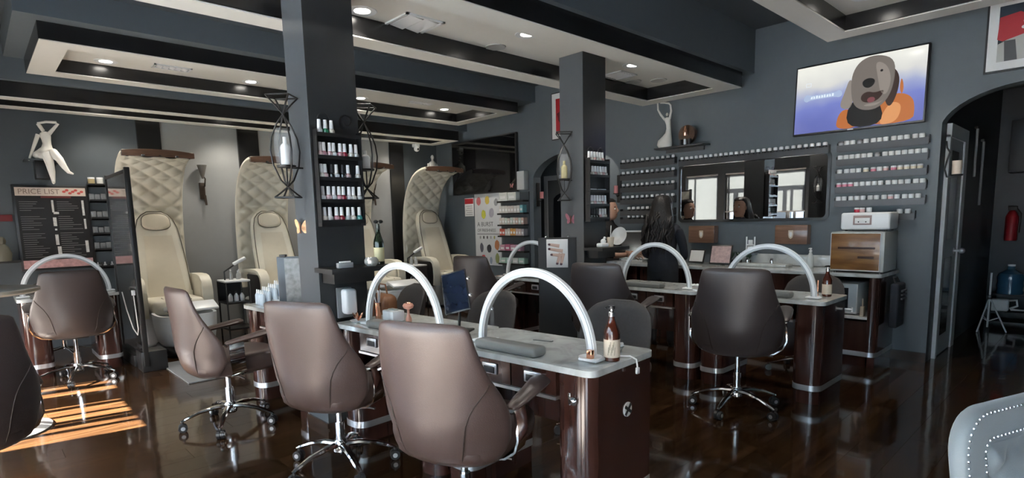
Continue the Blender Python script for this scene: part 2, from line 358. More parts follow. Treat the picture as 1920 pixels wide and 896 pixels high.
# ---- ceiling, beams, trays
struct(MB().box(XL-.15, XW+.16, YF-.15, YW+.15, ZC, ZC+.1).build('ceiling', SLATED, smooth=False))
struct(MB().box(XL, XW, 2.84, 4.32, 2.91, ZC).build('trim_1', SLATE, smooth=False))
struct(MB().box(.44, XW, 6.13, 7.75, 3.13, ZC).build('trim_2', SLATE, smooth=False))
struct(MB().box(XL, XW, 7.75, YW, 2.91, ZC).build('trim_3', SLATE, smooth=False))
struct(MB().box(.44, XW-.2, .05, 1.9, 3.13, ZC).build('trim_4', SLATE, smooth=False))
def tray(name, x0, x1, y0, y1, z, top, sw=.21):
    b = MB()                                        # white underside frame
    for r_ in ((x0, x1, y0, y0+sw), (x0, x1, y1-sw, y1), (x0, x0+sw, y0+sw, y1-sw), (x1-sw, x1, y0+sw, y1-sw)): b.box(*r_, z, z+.012)
    o = struct(b.build(name, WHITEC, smooth=False))
    f = MB()
    for r_ in ((x0-.004, x1+.004, y0-.004, y0+.01), (x0-.004, x1+.004, y1-.01, y1+.004), (x0-.004, x0+.01, y0, y1), (x1-.01, x1+.004, y0, y1)): f.box(*r_, z+.006, top)
    f.build('outer_fascia', BLACKF, o, smooth=False)
    a0, a1, b0, b1 = x0+sw, x1-sw, y0+sw, y1-sw; f = MB()
    for r_ in ((a0-.012, a1+.012, b0-.012, b0), (a0-.012, a1+.012, b1, b1+.012), (a0-.012, a0, b0, b1), (a1, a1+.012, b0, b1)): f.box(*r_, z+.008, top)
    f.build('inner_fascia', BLACKF, o, smooth=False)
    MB().box(a0, a1, b0, b1, top-.012, top).build('recess_panel', WHITEC, o, smooth=False)
    return o
tray('trim_5', -.9, 6.17, 2.90, 4.14, 2.75, 2.91)
tray('trim_6', .60, 6.12, 6.29, 7.70, 2.98, 3.13)
tray('trim_7', -.9, 6.20, 7.82, 8.56, 2.75, 2.91, .17)
tray('trim_8', .60, 6.01, .15, 2.01, 2.98, 3.13)
# ---- columns
def column(name, x0, x1, y0, y1, ztop):
    o = struct(MB().box(x0, x1, y0, y1, 0, ztop).build(name, [COLGREY], smooth=False))
    MB().box(x0+.001, x1+.002, y0-.004, y0, .0, ztop).build('column_cladding', COLDARK, o, smooth=False)
    MB().box(x1, x1+.004, y0, y1, 0, ztop).build('column_cladding', COLDARK, o, smooth=False)
    MB().box(x0-.012, x1+.012, y0-.012, y1+.012, 0, .10).build('column_base', MATS['dark_base'], o, smooth=False)
    return o
column('trim_9', 1.60, 1.93, 3.49, 3.78, 2.90)
column('trim_10', 4.20, 4.53, 3.46, 3.74, 2.90)
# ---- outside, seen only in the mirror and through the windows
struct(MB().box(-40, XL-.15, -30, 40, -.2, -.06).build('pavement_outside', mat('sunlit_concrete', (.21, .205, .20), .8, var=.08, vs_=2), smooth=False))
bl = thing('shop_row', 'pale shop building across the street, seen in the mirror', 'building', (-19, 5, -.06))
MB().box(-3, 0, -16, 16, 0, 5).build('facade', mat('pale_stucco', (.32, .31, .29), .8), bl, smooth=False)
MB().box(-3.2, .3, -16.2, 16.2, 5, 5.4).build('roof', mat('roof_tan', (.3, .22, .17), .8), bl, smooth=False)
for i in range(7): MB().box(-.02, .06, -14+i*4.2, -11.5+i*4.2, .6, 3).build('window', DGLASS, bl, smooth=False)
rl = thing('railing', 'dark slatted railing outside the shop window', 'railing', (-1.62, 0, -.06))
for (a, b) in ((4.60, 4.93), (5.02, 5.10), (5.30, 5.36), (5.44, 5.53), (5.94, 6.02), (6.12, 6.17), (6.32, 6.46), (6.60, 6.72), (6.92, 7.1)):
    MB().box(-.015, .015, a, b, 0, 2.3).build('slat', BLACKM, rl, smooth=False)
MB().box(-.03, .03, 4.55, 7.15, 2.3, 2.36).build('top_rail', BLACKM, rl, smooth=False)
# ---- ceiling lamps (each with its own light)
def downlight(x, y, z, label, watts=38):
    t = thing('downlight', label, 'ceiling light', (x, y, z), 0, 'round ceiling downlights')
    MB().lathe([(.085, -.0015), (.100, -.004), (.105, 0), (.105, .002), (.085, .002)], n=24).build('trim_ring', WHITEM, t)
    MB().lathe([(.085, -.001), (.03, -.002), (.0, -.002)][::-1]+[(.085, .001)], n=24).build('diffuser', DOWN, t)
    L = bpy.data.lights.new('downlight_lamp', 'SPOT'); L.energy = watts; L.spot_size = math.radians(115); L.spot_blend = .6; L.color = (1, .93, .82); L.shadow_soft_size = .06
    o = bpy.data.objects.new('downlight_lamp', L); COL.objects.link(o); o.parent = t; o.location = (0, 0, -.02)
zA, zB = 2.898, 3.118
for (x, y, lb_) in ((2.20, 3.82, 'round downlight beside the left column, nearest the large square ceiling vent'), (3.48, 3.44, 'small round downlight in the middle tray between the two columns'), (4.97, 3.45, 'round downlight just right of the right column top'), (.6, 3.6, 'round downlight in the middle tray left of the left column')):
    downlight(x, y, zA, lb_)
for (x, y, lb_) in ((1.22, 7.32, 'round downlight at the far left end of the left ceiling tray'), (2.66, 7.31, 'round downlight in the left ceiling tray, just left of the left column'), (4.14, 7.35, 'round downlight in the left tray, just right of the left column'), (5.54, 7.31, 'round downlight at the right end of the left ceiling tray')):
    downlight(x, y, zB, lb_)
downlight(5.43, 1.55, zB, 'round downlight cut by the top edge, above the television')
downlight(6.95, 5.6, 2.745, 'unseen round downlight added to brighten the lobby behind the far arch', 22)  # unseen lamp, added so the lobby and its door casing are not dark
downlight(3.2, 1.2, zB, 'round downlight in the right ceiling tray beyond the top edge')
for x in (1.3, 2.7, 4.1, 5.4): downlight(x, 8.18, zA, 'round downlight hidden in the back tray above the %s pedicure chair' % {1.3: 'leftmost', 2.7: 'second', 4.1: 'third', 5.4: 'rightmost'}[x], 34)
def vent(x, y, z, sx, sy, label, flap=False):
    t = thing('ceiling_vent', label, 'vent', (x, y, z))
    b = MB()
    for r_ in ((-sx/2, sx/2, -sy/2, -sy/2+.02), (-sx/2, sx/2, sy/2-.02, sy/2), (-sx/2, -sx/2+.02, -sy/2, sy/2), (sx/2-.02, sx/2, -sy/2, sy/2)): b.box(*r_, -.012, .0)
    b.build('frame', WHITEM, t, smooth=False)
    MB().box(-sx/2+.02, sx/2-.02, -sy/2+.02, sy/2-.02, -.002, 0).build('backing', mat('vent_grey', (.3, .3, .29), .6), t, smooth=False)
    n = 2 if flap else 5
    for i in range(n):
        xx = -sx/2+.03+(sx-.06)*(i+.5)/n
        MB().rb((xx, 0, -.008), ((sx-.06)/n*.82, sy-.07, .006), .002, 1, Matrix.Rotation(.25 if not flap else .12, 3, 'Y')).build('louvre', WHITEP, t, smooth=False)
vent(2.62, 3.80, zA, .34, .34, 'large square ceiling vent with two open white flaps', True)
vent(5.17, 3.77, zA, .28, .28, 'square ceiling vent half hidden behind the right column')
vent(1.79, 7.17, zB, .36, .16, 'long ceiling vent between the two left downlights')
vent(4.97, 7.09, zB, .36, .16, 'long ceiling vent in the left tray right of the left column')
for (x, y, lb_) in ((3.50, 3.85, 'round flush ceiling speaker ring between the two columns'), (5.54, 3.84, 'round flush ceiling ring nearest the vent by the right column'), (5.72, 3.63, 'round flush ceiling ring at the right end of the middle tray')):
    t = thing('ceiling_speaker', lb_, 'ceiling fitting', (x, y, zA))
    MB().lathe([(.0, -.004), (.07, -.004), (.07, 0), (0, 0)], n=24).build('grille', WHITEC, t); MB().lathe([(.072, -.006), (.088, -.008), (.09, 0), (.072, 0)], n=24).build('rim', mat('rim_grey', (.4, .4, .38), .5), t)
# ================================================================== FURNITURE
def superring(cx, cz, w_, t, wrap, n=28, e=.55):
    out = []
    for j in range(n):
        a = 2*PI*j/n; c, s_ = math.cos(a), math.sin(a)
        y = w_*math.copysign(abs(c)**e, c); xo = t/2*math.copysign(abs(s_)**.8, s_)
        out.append((cx+wrap*(y/.30)**2+xo, y, cz))
    return out
WTAB = [(0, .15), (.015, .20), (.05, .25), (.12, .285), (.25, .305), (.38, .31), (.5, .295), (.65, .262), (.8, .238), (.92, .222), (.97, .212), (.99, .195), (1, .16)]
TTAB = [(0, .03), (.04, .07), (.3, .085), (.7, .06), (.96, .045), (1, .015)]
CTAB = [(0, -.205), (.12, -.245), (.3, -.268), (.6, -.277), (1, -.300)]
RTAB = [(0, .10), (.2, .15), (.45, .12), (.8, .05), (1, .035)]
def back_pt(s_, v, zb=.385, zt=1.0):
    w_ = lerp(WTAB, v); y = s_*w_; c = max(0, 1-abs(s_)**(1/.55*2))
    return (lerp(CTAB, v)+lerp(RTAB, v)*(y/.30)**2-lerp(TTAB, v)/2*c**.4-.001, y, zb+(zt-zb)*v)
def staff_chair(label, leather, loc, rz, group, lift=0):
    t = thing('salon_chair', label, 'chair', loc, rz, group)
    vsn = [0, .008, .02, .05, .09, .14, .2, .28, .36, .44, .52, .6, .68, .76, .84, .9, .945, .97, .985, .995, 1]
    b = MB(); b.rings([superring(lerp(CTAB, v), .385+.615*v, lerp(WTAB, v), lerp(TTAB, v), lerp(RTAB, v)) for v in vsn]); bk = b.build('backrest', leather, t, angle=60)
    for s_ in (-1, 1):
        pts = [back_pt(s_*a, v) for a, v in ((.97, .60), (.90, .56), (.80, .515), (.70, .46), (.62, .40), (.57, .33), (.54, .25), (.53, .15), (.54, .06))]
        MB().tube(pts, .0028, 5).build('stitched_seam', SEAM, bk)
    s = MB(); rg = []
    for k, (z, sc_) in enumerate(((.385, .78), (.395, .9), (.42, .98), (.455, 1.0), (.49, .985), (.51, .93), (.52, .82), (.523, .6))):
        r_ = []
        for j in range(28):
            a = 2*PI*j/28; c, q = math.cos(a), math.sin(a)
            r_.append((.045+.300*sc_*math.copysign(abs(c)**.55, c), .262*sc_*math.copysign(abs(q)**.55, q), z-(.018 if c < -.3 and z > .5 else 0)))
        rg.append(r_)
    s.rings(rg).build('seat', leather, t, angle=60)
    MB().rb((0, 0, .372), (.22, .2, .03), .008).build('seat_plate', BLACKM, t)
    for sd_ in (-1, 1):
        y = .300*sd_
        p = MB(); p.tube([(-.11, y, .630), (-.095, y, .632), (-.02, y, .642), (.09, y*1.0, .656), (.19, y*.985, .668), (.235, y*.98, .672), (.25, y*.98, .673)], [.014, .030, .040, .046, .052, .046, .020], 12, flat=(.42, 1), upv=(0, 0, 1))
        pd = p.build('armrest_pad', leather, t, angle=60)
        MB().tube([(-.112, y, .624), (-.10, y, .612)], .018, 10, flat=(.6, 1)).build('chrome_tip', CHROME, pd)
        g = MB(); g.band([(-.04, y, .625), (-.045, y*1.05, .56), (-.045, y*1.06, .49), (-.03, y*.98, .43), (-.02, y*.8, .39), (-.01, y*.5, .372), (0, y*.3, .368)], (1, 0, .05), .095, .009)
        g.build('armrest_bracket', CHROME, t)
    for o in list(t.children): o.location.z = lift
    MB().cyl((0, 0, .36+lift), (0, 0, .25), .017).cyl((0, 0, .27), (0, 0, .12), .026).build('gas_lift', CHROME, t)
    lv = MB(); lv.tube([(.02, -.05, .36+lift), (.03, -.2, .352+lift), (.03, -.23, .35+lift)], .007, 6); lv.build('height_lever', BLACKPL, t)
    MB().lathe([(.0, .085), (.035, .085), (.045, .10), (.04, .15), (.03, .165), (0, .165)]).build('hub', CHROME, t)
    for k in range(5):
        a = 2*PI*k/5+.35; c, q = math.cos(a), math.sin(a)
        MB().tube([(c*.03, q*.03, .135), (c*.10, q*.10, .136), (c*.20, q*.20, .118), (c*.29, q*.29, .085), (c*.315, q*.315, .074)], [.026, .024, .020, .016, .010], 8, flat=(.62, 1), upv=(0, 0, 1)).build('base_arm', CHROME, t)
        ca = MB().m(0); ca.cyl((c*.305, q*.305, .08), (c*.305, q*.305, .03), .008, n=8)
        for e in (-1, 1):
            x, y = c*.305-q*.014*e, q*.305+c*.014*e
            ca.m(0).cyl((x-q*.010, y+c*.010, .029), (x+q*.010, y-c*.010, .029), .029, n=16)
        ca.m(1).cyl((c*.305-q*.027, q*.305+c*.027, .029), (c*.305+q*.027, q*.305-c*.027, .029), .014, n=12)
        ca.build('caster', [BLACKPL, STEEL], t)
    return t
G1 = 'brown leather salon chairs on chrome star bases'
ch = staff_chair('large brown leather salon chair in the foreground with its back to the viewer', LEATHER, (1.53, 1.965, 0), math.radians(20), G1, .01)
dup(ch, (1.45, 3.02, 0), math.radians(25), 'brown leather salon chair second from the front, beside the polish column')
dup(ch, (1.24, 4.28, 0), math.radians(4), 'brown leather salon chair seen in profile with a bright chrome armrest bracket')
CHLL = 'brown leather salon chair standing by the striped sunlight under the price list'
chd = staff_chair('shaded brown salon chair before the right-hand desk, back to the viewer', LEATHER_SHADED, (3.95, 1.83, 0), math.radians(19), G1, .05)
dup(chd, (3.87, 2.90, 0), math.radians(12), 'shaded salon chair right of the nail photo stand, partly behind the amber bottle')
dup(chd, (3.98, 4.62, 0), math.radians(14), 'shaded salon chair behind the tablet, left of the farthest arched lamp')
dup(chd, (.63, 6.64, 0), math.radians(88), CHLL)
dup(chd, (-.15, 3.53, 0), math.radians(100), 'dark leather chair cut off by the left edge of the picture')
# ------------------------------------------------------------------ manicure desks
def desk(label, loc, rz, width=1.0, vent_side=False, outlets=False, group='manicure desks with marble tops'):
    t = thing('manicure_desk', label, 'desk', loc, rz, group); W = width/2; D = .25
    MB().rprism(-D-.015, D+.015, -W, W, .742, .770, .05, 6).build('marble_top', MARBLE, t)
    pw = .205
    for s_ in (-1, 1):
        y0, y1 = (-W+.02, -W+.02+pw) if s_ < 0 else (W-.02-pw, W-.02)
        cn = (0, 1, 1, 0) if pw > .1 else (0, 0, 0, 0)
        p = MB().rprism(-D, D, y0, y1, .142, .742, .075, 7, (0, 1, 1, 0)).build('pedestal', ESPRESSO, t)
        MB().rprism(-D-.002, D+.002, y0-.002, y1+.002, .100, .142, .077, 7, (0, 1, 1, 0)).build('steel_band', STEEL, p)
        MB().rprism(-D+.004, D-.004, y0+.004, y1-.004, 0, .100, .072, 7, (0, 1, 1, 0)).build('plinth', ESPRESSO, p)
    MB().box(D-.03, D-.01, -W+.225, W-.225, .30, .742).build('modesty_panel', ESPRESSO, t, smooth=False)
    iw = (2*W-2*(.02+pw)); n = 2 if iw > .4 else 1
    for k in range(n):
        a = -iw/2+iw*k/n+.004; b = -iw/2+iw*(k+1)/n-.004
        d = MB().box(-D+.03, D-.03, a, b, .615, .735).build('drawer', ESPRESSO, t, smooth=False); m_ = (a+b)/2
        MB().rb((-D+.027, m_, .68), (.012, .10, .055), .005).build('drawer_pull', STEEL, d)
        MB().rb((-D+.024, m_, .675), (.012, .075, .034), .005).build('pull_recess', BLACKPL, d)
    MB().box(-D+.02, -D+.05, -iw/2, iw/2, .598, .612).build('rail', STEEL, t, smooth=False)
    return t
def vent_logo(t):
    W = .5
    v = MB(); v.cyl((.04, -W+.021, .53), (.04, -W+.016, .53), .034, n=24); o = v.build('vent_disc', WHITEP, t)
    c = MB()
    for a in (.6, -.75): c.rb((.04, -W+.0145, .53), (.066, .004, .014), .001, 1, Matrix.Rotation(a, 3, 'Y'))
    c.build('cross_bars', BLACKPL, o)
    q = MB(); q.rb((-.253, -.37, .63), (.006, .012, .055), .002); q.cyl((-.25, -.395, .625), (-.262, -.395, .625), .019, n=18); q.cyl((-.262, -.395, .625), (-.285, -.395, .63), .008, n=12); q.build('chrome_hook', CHROME, t)
RZ1 = math.radians(4.4)
d_ = desk('glossy mahogany manicure desk nearest the viewer, round cross vent on its end', (2.035, 1.965, 0), RZ1); vent_logo(d_)
desk('marble-topped manicure desk behind the foreground chair, touching the left column', (1.955, 2.965, 0), RZ1)
desk('manicure desk left of the left column holding the clear bottle rack', (1.86, 4.385, 0), RZ1)
d0 = desk('manicure desk at the right with its rounded end towards the viewer and an amber bottle', (4.63, 1.90, 0), 0)
desk('manicure desk in front of the woman, middle of the right-hand row', (4.63, 2.91, 0), 0)
desk('farthest manicure desk, left of the nail photo stand', (4.60, 4.42, 0), 0)
desk('small mahogany manicure desk at the far left under the price list', (.665, 7.20, 0), math.radians(90), .80)
# ------------------------------------------------------------------ arched lamps
def arch_lamp(label, loc, rz, a=.36, b=.385):
    t = thing('arched_desk_lamp', label, 'desk lamp', loc, rz, 'white arched LED desk lamps')
    N = 40
    def P(k, ra, rb): q = PI*k/N; return (ra*math.cos(q), rb*math.sin(q)+.012)
    outer = [P(k, a, b) for k in range(N+1)]; inner = [P(k, a-.036, b-.036) for k in range(N+1)]
    vs_ = []
    for (oy, oz), (iy, iz) in zip(outer, inner): vs_ += [(-.011, oy, oz), (.011, oy, oz), (.011, iy, iz), (-.011, iy, iz)]
    fs = [(i*4+j, i*4+(j+1) % 4, i*4+4+(j+1) % 4, i*4+4+j) for i in range(N) for j in range(4)]+[(0, 1, 2, 3), (N*4, N*4+1, N*4+2, N*4+3)]
    MB().add(vs_, fs).build('arch_frame', LAMPGREY, t, angle=50)
    L = MB()
    for xs in (-.0125, .0125):
        v2 = []
        for k in range(N+1):
            o_, i_ = P(k, a-.004, b-.004), P(k, a-.022, b-.022); v2 += [(xs-.002, *o_), (xs+.002, *o_), (xs+.002, *i_), (xs-.002, *i_)]
        L.add(v2, [(i*4+j, i*4+(j+1) % 4, i*4+4+(j+1) % 4, i*4+4+j) for i in range(N) for j in range(4)])
    v2 = []
    for k in range(N+1):
        o_, i_ = P(k, a+.004, b+.004), P(k, a, b); v2 += [(-.011, *o_), (.011, *o_), (.011, *i_), (-.011, *i_)]
    L.add(v2, [(i*4+j, i*4+(j+1) % 4, i*4+4+(j+1) % 4, i*4+4+j) for i in range(N) for j in range(4)])
    L.build('led_strip', LED, t, angle=50)
    for s_ in (-1, 1): MB().rb((0, s_*(a-.018), .008), (.075, .10, .014), .006).build('foot', WHITEP, t)
    return t
lp = arch_lamp('large white arched lamp on the nearest desk', (1.935, 1.915, .772), RZ1)
dup(lp, (1.81, 2.87, .772), RZ1, 'white arched lamp behind the foreground chair, left of the tablet')
dup(lp, (4.52, 1.87, .772), 0, 'white arched lamp above the right-hand salon chair')
dup(lp, (4.50, 2.875, .772), 0, 'white arched lamp framing the woman in dark clothes')
dup(lp, (4.55, 4.50, .772), math.radians(8), 'farthest white arched lamp, in front of the product shelves')
dup(lp, (.665, 7.16, .772), math.radians(92), 'white arched lamp below the price list')
# ------------------------------------------------------------------ grey customer chairs
def cust_chair(label, loc, rz):
    t = thing('customer_chair', label, 'chair', loc, rz, 'grey fabric customer chairs')
    W2 = [(0, .2), (.05, .24), (.3, .265), (.6, .26), (.8, .235), (.92, .19), (1, .10)]
    rg = []
    for v in (0, .03, .1, .2, .35, .5, .65, .78, .87, .93, .97, 1):
        w_ = lerp(W2, v); r_ = []
        for j in range(24):
            a = 2*PI*j/24; c, q = math.cos(a), math.sin(a); y = w_*math.copysign(abs(c)**.7, c)
            r_.append((-.25-.06*v+.14*(y/.27)**2*(1-.4*v)+.032*q*(1 if v < .95 else .6), y, .44+.41*v))
        rg.append(r_)
    MB().rings(rg).build('backrest', FABRICG, t, angle=60)
    MB().rb((0, 0, .44), (.5, .5, .1), .045, 4).build('seat', FABRICG, t)
    MB().cyl((0, 0, .39), (0, 0, .1), .024).build('gas_lift', CHROME, t)
    for k in range(5):
        a = 2*PI*k/5+.2; c, q = math.cos(a), math.sin(a)
        MB().tube([(c*.02, q*.02, .115), (c*.15, q*.15, .1), (c*.29, q*.29, .062)], [.022, .018, .011], 8, flat=(.6, 1), upv=(0, 0, 1)).build('base_arm', CHROME, t)
        MB().cyl((c*.28-q*.02, q*.28+c*.02, .027), (c*.28+q*.02, q*.28-c*.02, .027), .027, n=14).build('caster', BLACKPL, t)
    return t
cc = cust_chair('grey fabric customer chair directly behind the amber pump bottle', (2.86, 2.22, 0), PI+.15)
dup(cc, (2.72, 3.32, 0), PI+.05, 'grey fabric customer chair just right of the tablet')
dup(cc, (2.62, 4.36, 0), PI-.15, 'dark customer chair seen through the second arched lamp')
dup(cc, (5.30, 1.86, 0), PI, 'grey customer chair behind the right desk, beside the small amber bottle')
dup(cc, (.66, 7.98, 0), -PI/2, 'customer chair at the wall side of the far left desk')
# ------------------------------------------------------------------ pedicure thrones
def shell_prof(t):
    P = [(-.36, 2.235), (-.20, 2.222), (-.02, 2.165), (.13, 2.05), (.25, 1.88), (.325, 1.68), (.37, 1.45), (.39, 1.2), (.395, .9), (.395, .55)]
    x = t*(len(P)-1); i = min(int(x), len(P)-2); f = x-i
    p0, p1, p2, p3 = P[max(i-1, 0)], P[i], P[i+1], P[min(i+2, len(P)-1)]
    cr_ = lambda a, b, c, d: .5*((2*b)+(-a+c)*f+(2*a-5*b+4*c-d)*f*f+(-a+3*b-3*c+d)*f**3)
    return cr_(p0[0], p1[0], p2[0], p3[0]), cr_(p0[1], p1[1], p2[1], p3[1])
def pedi_chair(label, loc):
    t = thing('pedicure_chair', label, 'pedicure chair', loc, 0, 'cream pedicure chairs with tall tufted hoods')
    NU, NV, HW = 110, 56, .355
    # arc-length table
    S = [0]; pr = shell_prof(0)
    for i in range(1, NU+1):
        q = shell_prof(i/NU); S.append(S[-1]+math.hypot(q[0]-pr[0], q[1]-pr[1])); pr = q
    def front(u, v):
        y, z = shell_prof(u); y2, z2 = shell_prof(min(1, u+.005)); y1, z1 = shell_prof(max(0, u-.005)); ty, tz = y2-y1, z2-z1; L = math.hypot(ty, tz)
        ny, nz = tz/L, -ty/L                               # towards the sitter
        s_ = S[min(NU, round(u*NU))]; x = (v-.5)*2*HW
        A, B = .118, .095
        a = (x/A+s_/B)*.5*2; b = (x/A-s_/B)*.5*2
        h = abs(math.sin(PI*a/2))**.5*abs(math.sin(PI*b/2))**.5
        edge = min(1, (1-abs(2*v-1))/.10); seam = min(1, abs(((s_+.02) % .40)-.20)/.018)
        d = .034*h*edge*(.35+.65*seam)
        return (x, y+ny*d, z+nz*d)
    MB().grid(front, NU, NV).build('tufted_hood', CREAM, t, angle=180)
    # body of the hood: thick back shell
    def back(u, v):
        y, z = shell_prof(u); y2, z2 = shell_prof(min(1, u+.005)); y1, z1 = shell_prof(max(0, u-.005)); ty, tz = y2-y1, z2-z1; L = math.hypot(ty, tz)
        ny, nz = tz/L, -ty/L
        return y, z, ny, nz
    rg = []
    for i in range(31):
        y, z, ny, nz = back(i/30, 0); o = .005; th = .05
        rg.append([(-HW, y-ny*o, z-nz*o), (HW, y-ny*o, z-nz*o), (HW+.012, y-ny*.02, z-nz*.02), (HW, y-ny*th, z-nz*th), (-HW, y-ny*th, z-nz*th), (-HW-.012, y-ny*.02, z-nz*.02)])
    MB().rings(rg).build('hood_shell', CREAM, t, angle=40)
    tr = MB(); tr.rings([[(x, -.385-.03*(1-(x/HW)**2), 2.215), (x, -.33, 2.215), (x, -.33, 2.285+.022*(1-(x/HW)**2)), (x, -.385-.03*(1-(x/HW)**2), 2.275+.022*(1-(x/HW)**2))] for x in [-HW-.01+(2*HW+.02)*k/12 for k in range(13)]])
    trm = tr.build('wood_crown', WALNUT, t, angle=30)
    for x in (-.17, 0, .17): MB().rb((x, -.405, 2.225), (.035, .02, .018), .004).build('spot_lamp', CHROME, trm)
    # reclining seat back, leaning
    WB = [(0, .27), (.1, .285), (.45, .275), (.7, .255), (.82, .238), (.9, .205), (.96, .145), (1, .05)]
    def bc(v): return (-.10+.37*v, .52+1.10*v)
    rg = []
    for v in (0, .03, .1, .2, .35, .5, .6, .7, .78, .84, .89, .93, .965, .985, 1):
        w_ = lerp(WB, v); y0, z0 = bc(v); r_ = []
        for j in range(28):
            a = 2*PI*j/28; c, q = math.cos(a), math.sin(a)
            r_.append((w_*math.copysign(abs(c)**.5, c), y0+.085*math.copysign(abs(q)**.7, q)*(1 if v < .93 else (1-v)/.07*.7+.3)-.03*(abs(c)**2), z0))
        rg.append(r_)
    bk = MB().rings(rg).build('seat_back', CREAM, t, angle=60)
    def on_back(x, v, off=.0): y0, z0 = bc(v); return (x, y0-.087-off, z0)
    hr = MB(); rg = []
    for k, sc_ in ((-.0, .80), (.02, .97), (.034, 1.0), (.046, .92), (.052, .7)):
        r_ = []
        for j in range(28):
            a = 2*PI*j/28; c, q = math.cos(a), math.sin(a); xx = .15*sc_*math.copysign(abs(c)**.75, c); zz = .108*sc_*math.copysign(abs(q)**.75, q)
            if q < 0: zz *= .85; xx *= 1.03
            y0, z0 = bc(.885); r_.append((xx, y0-.075-k+zz*.25, z0+zz-.02))
        rg.append(r_)
    h_ = hr.rings(rg).build('headrest_pillow', CREAMD, t, angle=60)
    r_ = []
    for j in range(36):
        a = 2*PI*j/36; c, q = math.cos(a), math.sin(a); xx = .152*math.copysign(abs(c)**.75, c); zz = .110*math.copysign(abs(q)**.75, q)
        if q < 0: zz *= .85; xx *= 1.03
        y0, z0 = bc(.885); r_.append((xx, y0-.082-.02+zz*.25, z0+zz-.02))
    MB().tube(r_, .006, 6, closed=True).build('piping', PIPING, h_)
    MB().tube([(lerp(WB, v)*s_*.93, bc(v)[0]-.085, bc(v)[1]) for s_, vv in ((-1, [.1*k for k in range(1, 10)]+[.95, .985]), (1, [.985, .95]+[.1*k for k in range(9, 0, -1)])) for v in vv], .005, 6).build('piping', PIPING, bk)
    cpn = MB(); cpn.grid(lambda u, v: on_back((v-.5)*2*(.15+.05*(1-u)), .06+.66*u, .012*(1-(2*v-1)**4)+.002), 10, 8); cpn.build('centre_panel', CREAMD, bk, angle=60)
    MB().rb((0, -.33, .50), (.54, .62, .17), .05, 4).build('seat_cushion', CREAM, t)
    for x in (-.13, .13): MB().tube([(x, -.645, .44), (x, -.648, .52), (x, -.62, .575), (x, -.4, .588)], .005, 5).build('piping', PIPING, t)
    for s_ in (-1, 1):
        MB().rb((s_*.325, -.16, .60), (.075, .50, .40), .02, 3).build('armrest_side', CREAM, t)
        MB().rb((s_*.368, -.19, .56), (.03, .50, .40), .012).build('armrest_panel', BLACKPL, t)
        MB().band([(s_*.345, .16, .80), (s_*.345, -.1, .812), (s_*.345, -.30, .812), (s_*.345, -.40, .795), (s_*.345, -.465, .745), (s_*.345, -.49, .66), (s_*.345, -.495, .52), (s_*.345, -.48, .38)], (1, 0, 0), .115, .042).build('armrest', CREAM, t, angle=60)
    MB().rb((0, .0, .22), (.66, .8, .40), .04, 3).build('chair_base', WHITEP, t)
    # tub in front
    tb = MB(); rg = []
    for z, s_ in ((.10, .80), (.14, .90), (.30, .98), (.42, 1.0), (.45, 1.0), (.45, .9), (.40, .86), (.22, .70), (.2, .3)):
        rg.append([(.30*s_*math.copysign(abs(math.cos(q))**.6, math.cos(q)), -.80+.33*s_*math.copysign(abs(math.sin(q))**.6, math.sin(q)), z) for q in [2*PI*j/28 for j in range(28)]])
    MB().rings(rg).build('foot_tub', WHITEP, t, angle=50)
    MB().rb((0, -.80, .055), (.52, .58, .11), .04, 3).build('tub_plinth', BLACKPL, t)
    MB().rb((.06, -.74, .50), (.46, .36, .05), .015, 2, Matrix.Rotation(-.2, 3, 'X')).build('footrest', WHITEP, t)
    MB().rb((.06, -.99, .53), (.46, .20, .03), .01, 2, Matrix.Rotation(.35, 3, 'X')).build('footrest_flap', WHITEP, t)
    return t
pc = pedi_chair('leftmost cream pedicure chair with tufted hood, beside the glass partition', (1.70, 8.05, 0))
dup(pc, (3.08, 8.05, 0), 0, 'second cream pedicure chair from the left, partly behind the left column')
dup(pc, (4.45, 8.05, 0), 0, 'third cream pedicure chair, mostly hidden behind the polish rack')
dup(pc, (5.80, 8.05, 0), 0, 'rightmost cream pedicure chair, below the dark television')
# low platform the chairs stand on is drawn by a mat and plinth strip
tag(MB().rb((1.62, 6.2, .006), (.62, 1.05, .012), .004).build('floor_mat', mat('grey_rubber_mat', (.12, .13, .14), .7, var=.15), smooth=False), 'thin grey mat on the floor beyond the profile chair', 'mat')
# ------------------------------------------------------------------ counter along the right wall
ct = thing('marble_counter', 'long dark wood counter with marble top under the wall mirror', 'counter', (0, 0, 0))
MB().rprism(5.74, XW-.003, 1.40, 4.60, .825, .855, .04, 5, (0, 0, 1, 0)).build('marble_top', MARBLE, ct)
for (a, b) in ((1.42, 1.50), (2.02, 2.9), (3.0, 3.9), (3.95, 4.58)):
    p = MB().rprism(5.78, XW-.016, a, b, .142, .825, .06 if a < 2 else .01, 5, (0, 0, 1, 0)).build('cabinet', ESPRESSO, ct)
    MB().rprism(5.778, XW-.016, a-.002, b+.002, .10, .142, .06 if a < 2 else .01, 5, (0, 0, 1, 0)).build('steel_band', STEEL, p)
    MB().box(5.80, XW-.016, a+.01, b-.01, 0, .10).build('plinth', ESPRESSO, p, smooth=False)
MB().box(5.79, XW-.016, 1.50, 2.02, .142, .42).build('lower_drawer', ESPRESSO, ct, smooth=False)
MB().box(5.78, XW-.016, 1.50, 2.02, .10, .142).build('steel_band', STEEL, ct, smooth=False)
MB().box(5.80, XW-.016, 1.50, 2.02, 0, .10).build('plinth', ESPRESSO, ct, smooth=False)
MB().box(5.78, XW-.016, 1.50, 2.02, .44, .462).build('niche_shelf', WHITEM, ct, smooth=False)
MB().box(XW-.03, XW-.016, 1.50, 2.02, .46, .825).build('niche_back', BLACKPL, ct, smooth=False)
